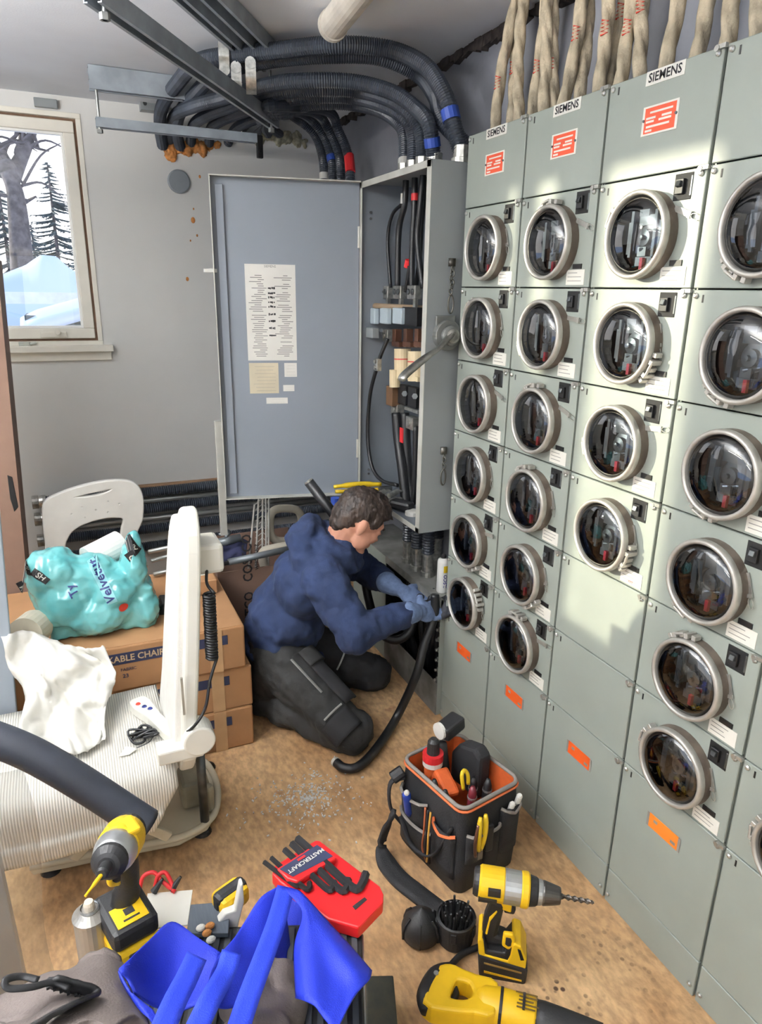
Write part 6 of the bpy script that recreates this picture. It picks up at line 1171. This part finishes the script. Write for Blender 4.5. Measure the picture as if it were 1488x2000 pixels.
for k, (a, c, e) in enumerate((((581, 1638), (690, 1735), (714, 1706)), ((570, 1648), (664, 1738), (680, 1718)), ((556, 1660), (638, 1736), (652, 1722)), ((530, 1676), (595, 1735), (604, 1724)), ((516, 1684), (575, 1728), (582, 1720)))):
    r = (.0095, .0085, .0075, .006, .0055)[k]; zz_ = ZB + .038; mk('hex_key', G().tube(crm([K(*a, zz_), K((a[0] * .5 + c[0] * .5), (a[1] * .5 + c[1] * .5), zz_), K(*c, zz_ - .002), K((c[0] * .6 + e[0] * .4) + 6, (c[1] * .6 + e[1] * .4) + 4, zz_ - .002), K(*e, zz_ - .002)], 4), r, 6), mat('key_black', (52, 52, 54), .4, .5, var=.15), ks)
kpoly([(688, 1770), (712, 1752), (717, 1757), (694, 1777)], ZB + .0302, ZB + .0308, 'slot', m_tblack, bev=0)
# impact driver
im = thing('impact_driver', 'yellow and black impact driver standing on its battery', 'impact driver', az(250, 1850, ZB)); H0 = at(250, 1622, 1.17); H1 = at(208, 1692, 1.05); hd = (H1 - H0).normalized(); HL = (H1 - H0).length
def iseg(name, prof, m, **k): return mk(name, G().lathe([(r, f * HL) for r, f in prof], H0, hd, 24), m, im, **k)
iseg('end_cap', [(.024, -.06), (.034, .0), (.036, .12)], m_tblack); iseg('motor_housing', [(.036, .1), (.039, .2), (.039, .5), (.036, .55)], m_yel); iseg('hammer_case', [(.037, .53), (.038, .62), (.034, .78), (.030, .84)], m_silv, smooth=True); iseg('bumper', [(.031, .78), (.031, .90), (.022, .98), (.015, 1.0)], m_tblack); iseg('bit_holder', [(.011, .98), (.011, 1.18), (.008, 1.22)], m_tblack); mk('bit', G().lathe([(.0035, 0), (.0035, .02), (.0022, .028), (.0022, .045)], H0 + hd * HL * 1.2 , hd + Vector((-.35, 0, -.3)), 8), m_yel, im)
mk('top_plate', G().ob(H0.lerp(H1, .32) + Vector((.005, -.01, .034)), (.05, .045, .012), Matrix.Rotation(.3, 3, 'Z')), m_yel, im, bev=.004)
bc_ = az(252, 1838, ZB + .03); ha = H0.lerp(H1, .42); hb_ = Vector((bc_.x, bc_.y + .01, TZ + .115))
mk('grip', G().tube(crm([ha, ha.lerp(hb_, .35) + Vector((.008, .012, 0)), ha.lerp(hb_, .7) + Vector((.008, .01, 0)), hb_], 5), [.026] * 4 + [.0225] * 8 + [.026] * 4, 14, flat=.75), m_tblack, im, smooth=True)
mk('trigger', G().ob(ha.lerp(hb_, .25) + Vector((-.012, -.026, 0)), (.018, .02, .035)), m_tblack, im, bev=.005); mk('trigger_guard', G().tube(crm([ha + Vector((-.02, -.03, -.02)), ha.lerp(hb_, .3) + Vector((-.022, -.04, 0)), ha.lerp(hb_, .42) + Vector((-.008, -.028, 0))], 5), .005, 8), m_yel, im, smooth=True)
RI = Matrix.Rotation(.28, 3, 'Z'); mk('foot', G().ob(Vector((bc_.x, bc_.y, TZ + .10)), (.088, .115, .045), RI), m_tblack, im, bev=.012); bq = mk('battery', G().ob(Vector((bc_.x, bc_.y, ZB + .038)), (.086, .118, .07), RI), m_yel, im, bev=.01)
mk('battery_recess', G().ob(Vector((bc_.x, bc_.y, ZB + .042)) + RI @ Vector((0, -.0595, .004)), (.04, .006, .034), RI), m_tblack, im, bev=.003); lbq = Vector((bc_.x, bc_.y, TZ + .1235)) + RI @ Vector((0, -.022, 0)); mk('badge', G().ob(lbq, (.058, .05, .002), RI), m_yel, im, bev=.001); mk('badge_mark', G().ob(lbq + Vector((0, .004, .0013)), (.018, .016, .0008), RI).ob(lbq + RI @ Vector((0, -.014, .0013)), (.03, .004, .0008), RI), m_tblack, im)
# spray can
p = az(188, 1868, ZB); sc_ = thing('spray_can', 'aerosol can with a white nozzle beside the impact driver', 'spray can', p); p.z = ZB
mk('can', G().lathe([(.028, 0), (.031, .004), (.031, .10), (.0325, .102), (.0325, .106), (.024, .112), (.018, .117), (.014, .119)], p, (0, 0, 1), 24), mat('can_grey', (168, 164, 156), .35, .5), sc_, smooth=False); mk('valve_ring', G().lathe([(.015, .117), (.018, .119), (.016, .123)], p, (0, 0, 1), 20, cap=False), m_silv, sc_); mk('nozzle', G().lathe([(.010, .118), (.010, .130), (.008, .136)], p, (0, 0, 1), 14), mat('nozzle_cream', (226, 214, 196), .5), sc_)
# paper, board, tape etc
kpoly([(288, 1745), (376, 1738), (366, 1806), (280, 1815)], ZB, ZB + .003, 'paper_sheet', m_card, bev=0, parent=None); tag(bpy.context.scene.objects['paper_sheet'], 'blank white paper behind the blue tote', 'paper')
kpoly([(372, 1766), (450, 1760), (446, 1822), (364, 1822)], ZB + .003, ZB + .016, 'ribbed_pad', mat('pad_slate', (70, 78, 88), .6, var=.08, scale=40, stretch=(8, 1, 1)), bev=.002, parent=None); tag(bpy.context.scene.objects['ribbed_pad'], 'slate grey ribbed pad beside the white paper', 'pad')
q = az(452, 1785, ZB + .016); wb_ = thing('white_scraper', 'white plastic scraper leaning beside the blue tote', 'scraper', q); P = [at(x, y, 1.12) for x, y in ((420, 1830), (424, 1800), (438, 1782), (458, 1775), (468, 1725), (474, 1722), (476, 1760), (466, 1800), (462, 1830))]; g = G().prism([(v.x, v.z) for v in P], (0, 1.115, 0), (1, 0, 0), (0, 0, 1), (0, 1, 0), .018); mk('blade', g, m_wht, wb_, bev=.005)
q = az(450, 1752, ZB + .02); mt = thing('tape_measure', 'yellow and black tape measure behind the white scraper', 'tape measure', q - Vector((0, 0, .02))); mk('case', G().ob(q, (.07, .05, .045), Matrix.Rotation(.4, 3, 'Z')), m_yel, mt, bev=.012); mk('band', G().ob(q + Vector((0, 0, .002)), (.074, .03, .05), Matrix.Rotation(.4, 3, 'Z')), m_tblack, mt, bev=.01)
for k in range(2): C = crm([az(272 + 30 * k, 1738, ZB + .006), az(280 + 28 * k, 1712, ZB + .03), az(300 + 22 * k, 1704, ZB + .035), az(318 + 16 * k, 1722, ZB + .02), az(342 - 4 * k, 1742, ZB + .006)], 6); mk('test_lead', G().tube(C, .0045, 8), m_red, label=['left loop of red test lead behind the impact driver', 'right loop of red test lead behind the impact driver'][k], cat='cord', group='red test leads', smooth=True)
for k, (px, py) in enumerate(((300, 1712), (335, 1708))): C = [az(px, py + 30, ZB + .006), az(px + 18, py + 4, ZB + .03)]; mk('test_probe', G().tube(C, [.008, .003], 8), m_tblack, label=['black test probe among the red leads, left one', 'black test probe among the red leads, right one'][k], cat='probe', group='test probes')
random.seed(31)
for k, (px, py, m) in enumerate(((392, 1812, m_wht), (404, 1822, m_foam), (412, 1835, m_wht), (410, 1808, m_foam))): q = az(px, py, ZB + .024); mk('foam_crumb', G().sph(q, (.010, .007, .007), 8), m, label=['white crumb on the ribbed pad, left one', 'tan crumb on the ribbed pad, nearest the tote', 'white crumb at the tote edge', 'tan crumb at the back of the ribbed pad'][k], cat='crumb', group='crumbs on the pad')
# dark box on the floor
P = [az(x, y, .09) for x, y in ((714, 1906), (768, 1905), (780, 2040), (716, 2040))]; g = G().prism([(v.x, v.y) for v in P], (0, 0, .001), (1, 0, 0), (0, 1, 0), (0, 0, 1), .09); mk('dark_tin', g, mat('tin_camo', (58, 54, 40), .6, var=.3, scale=25, col2=(34, 38, 32)), label='dark mottled tin on the floor beside the bench', cat='tin', bev=.003)
# foreground hose
hs = [at(-60, 1428, 1.42), at(0, 1447, 1.40), at(60, 1472, 1.38), at(120, 1505, 1.36), at(180, 1542, 1.34), at(235, 1578, 1.32), at(288, 1612, 1.30)]; hz = thing('rubber_hose', 'very thick black rubber cable reaching in from the left edge', 'cable', hs[-1]); e0 = at(-260, 1372, 1.46); C = crm([Vector((-1.0, 1.25, .036)), Vector((-1.05, 1.45, .25)), Vector((-.95, 1.52, .62)), e0 + Vector((-.12, .01, .04)), e0] + hs, 8); mk('jacket', G().tube(C, .0345, 22), mat('rubber_dark', (44, 48, 58), .6, var=.1, scale=12, bump=.15, bscale=150), hz, smooth=True); d = (C[-1] - C[-2]).normalized(); mk('cut_end', G().cyl(C[-1], C[-1] + d * .003, .031, n=22), m_tblack, hz)
# blue tote
m_tote = mat('tote_blue', (26, 48, 186), .62, var=.06, scale=10, bump=.35, bscale=420); m_strap = mat('tote_strap', (46, 72, 226), .6, var=.04, bump=.3, bscale=420)
tt = thing('tote_bag', 'bright blue fabric tote bag with long handles slumped on the bench', 'tote bag', az(480, 1900, ZB))
def loft(name, rows, m, parent, sub=6, solid=.003, fold=.0):
    R_ = [crm([at(*p) for p in r], sub) for r in rows]; n = len(R_[0]); cols = [crm([r[i] for r in R_], sub) for i in range(n)]; M_ = len(cols[0]); g = G(); g.grid(lambda a, b: cols[int(round(a * (n - 1)))][int(round(b * (M_ - 1)))] + Vector((0, -1, .5)) * (fold * noise.noise(Vector((a * 5, b * 5, 7)))), n, M_); return mk(name, g, m, parent, smooth=True, solid=solid)
# left lobe: back wall curling over, front wall
loft('left_back_panel', [[(232, 1893, .93), (290, 1838, 1.0), (335, 1800, 1.03), (385, 1830, 1.0), (432, 1862, .97)], [(236, 1900, .92), (285, 1868, .98), (335, 1850, 1.0), (380, 1868, .98), (430, 1872, .96)], [(250, 1915, .91), (290, 1925, .95), (335, 1925, .96), (380, 1915, .95), (432, 1890, .94)], [(262, 1940, .88), (300, 1965, .90), (345, 1975, .9), (390, 1960, .9), (440, 1930, .9)]], m_tote, tt)
loft('inner_panel', [[(470, 1825, 1.06), (515, 1770, 1.11), (555, 1748, 1.13), (588, 1758, 1.10), (604, 1790, 1.05)], [(462, 1870, 1.02), (510, 1840, 1.06), (555, 1822, 1.08), (588, 1825, 1.05), (606, 1840, 1.01)], [(460, 1915, .97), (510, 1900, 1.0), (555, 1890, 1.01), (588, 1890, .99), (608, 1895, .96)]], m_tote, tt)
loft('left_front_panel', [[(232, 1896, .91), (250, 1932, .87), (275, 1955, .85), (300, 1975, .83)], [(236, 1912, .90), (258, 1945, .86), (285, 1975, .83), (310, 2000, .81)], [(248, 1935, .88), (272, 1970, .84), (300, 2000, .81), (330, 2040, .79)]], m_tote, tt)
loft('middle_panel', [[(432, 1862, .97), (455, 1835, 1.0), (478, 1800, 1.04), (510, 1752, 1.08), (545, 1730, 1.10)], [(420, 1880, .94), (450, 1870, .96), (480, 1850, .99), (520, 1820, 1.02), (560, 1800, 1.05)], [(410, 1910, .90), (440, 1915, .92), (480, 1900, .94), (525, 1890, .97), (570, 1880, 1.0)], [(400, 1960, .86), (440, 1970, .87), (480, 1960, .88), (530, 1950, .9), (585, 1940, .92)]], m_tote, tt)
loft('right_panel', [[(545, 1730, 1.10), (572, 1736, 1.08), (590, 1745, 1.06), (640, 1800, .99), (690, 1855, .93), (726, 1897, .88)], [(590, 1780, 1.02), (600, 1790, 1.0), (612, 1805, .98), (650, 1850, .92), (690, 1890, .87), (720, 1915, .85)], [(575, 1850, .96), (592, 1860, .93), (615, 1880, .90), (645, 1910, .87), (675, 1935, .84), (690, 1950, .82)], [(578, 1950, .87), (594, 1955, .84), (615, 1965, .82), (630, 1985, .80), (645, 2005, .78), (650, 2030, .76)]], m_tote, tt)
def strapp(pts, w, nm='handle'):
    C = crm([at(*p) for p in pts], 8); g = G(); n = len(C)
    def fn(a, b):
        i = int(round(b * (n - 1))); d = (C[min(i + 1, n - 1)] - C[max(i - 1, 0)]).normalized(); v = (Vector((0, 0, CAMH)) - C[i]).normalized(); s = d.cross(v).normalized(); return C[i] + s * ((a - .5) * w)
    mk(nm, g.grid(fn, 4, n), m_strap, tt, smooth=True, solid=.003)
strapp([(558, 1734, 1.09), (540, 1800, 1.0), (515, 1870, .92), (485, 1950, .84), (462, 2020, .78), (445, 2080, .74)], .036); strapp([(384, 1868, .93), (365, 1910, .88), (342, 1955, .83), (318, 2010, .78), (295, 2070, .74)], .036); strapp([(452, 1860, .93), (440, 1900, .89), (412, 1950, .83), (388, 2000, .79), (360, 2060, .75)], .034)
# jacket
m_jk = mat('jacket_taupe', (108, 98, 94), .8, var=.1, scale=8, bump=.3, bscale=240)
jk = thing('jacket', 'taupe work jacket with black zips heaped at the bottom edge', 'jacket', az(150, 1980, ZB)); loft('sleeve_heap', [[(-40, 1985, .93), (40, 1935, .95), (100, 1905, .97), (160, 1885, .98), (205, 1868, .99), (240, 1890, .97)], [(-50, 2005, .88), (30, 1965, .89), (95, 1932, .90), (160, 1915, .91), (210, 1905, .92), (255, 1930, .91)], [(-50, 2040, .82), (40, 2005, .83), (110, 1970, .84), (170, 1955, .85), (225, 1950, .86), (275, 1975, .86)], [(-40, 2090, .76), (60, 2050, .77), (130, 2020, .77), (190, 2005, .78), (240, 2000, .79), (290, 2020, .80)]], m_jk, jk, sub=8, solid=.012, fold=.03)
loft('cuff', [[(150, 1890, .985), (175, 1868, 1.0), (205, 1858, 1.0), (232, 1875, .985)], [(160, 1920, .95), (185, 1905, .95), (212, 1900, .95), (240, 1915, .94)]], m_jk, jk, sub=6, solid=.014, fold=.01)
g = G()
for (px, py, y, r) in ((505, 1910, .97, (.045, .05, .045)), (552, 1920, .95, (.045, .05, .045)), (480, 1960, .92, (.05, .05, .05)), (560, 1975, .90, (.05, .05, .05)), (520, 2000, .88, (.06, .05, .05)), (490, 2050, .83, (.08, .06, .05))): g.sph(at(px, py, y), r, 16)
mk('body_heap', g, m_jk, jk, rem=.006, smi=8, disp=[(.11, .03), (.03, .005)])
def surfz(px, py, y): return at(px, py, y)
mk('zip_pull', G().tube(crm([at(75, 1914, .86), at(40, 1907, .87), at(12, 1914, .86), at(16, 1930, .85), at(60, 1928, .85), at(105, 1918, .86), at(135, 1930, .85)], 6), .0055, 8, flat=.5), m_tblack, jk, smooth=True)
C = crm([at(95, 1915, .865), at(140, 1926, .86), at(180, 1942, .85), at(140, 1962, .815), at(85, 1992, .79), at(30, 2030, .76)], 7); g = G(); n = len(C); g.grid(lambda a, b: C[int(round(b * (n - 1)))] + Vector((.024 * (a - .5), -.01 * (a - .5), .014 * (a - .5))) + Vector((0, 0, .004 * noise.noise(Vector((b * 12, a * 3, 0))))), 5, n); mk('zip_band', g, m_tblack, jk, smooth=True, solid=.006)
for k in range(20): q = C[int(k * (n - 1) / 19)]; mk('zip_tooth', G().ob(q + Vector((-.014, -.002, .0)), (.004, .004, .004)), m_tblack, jk)
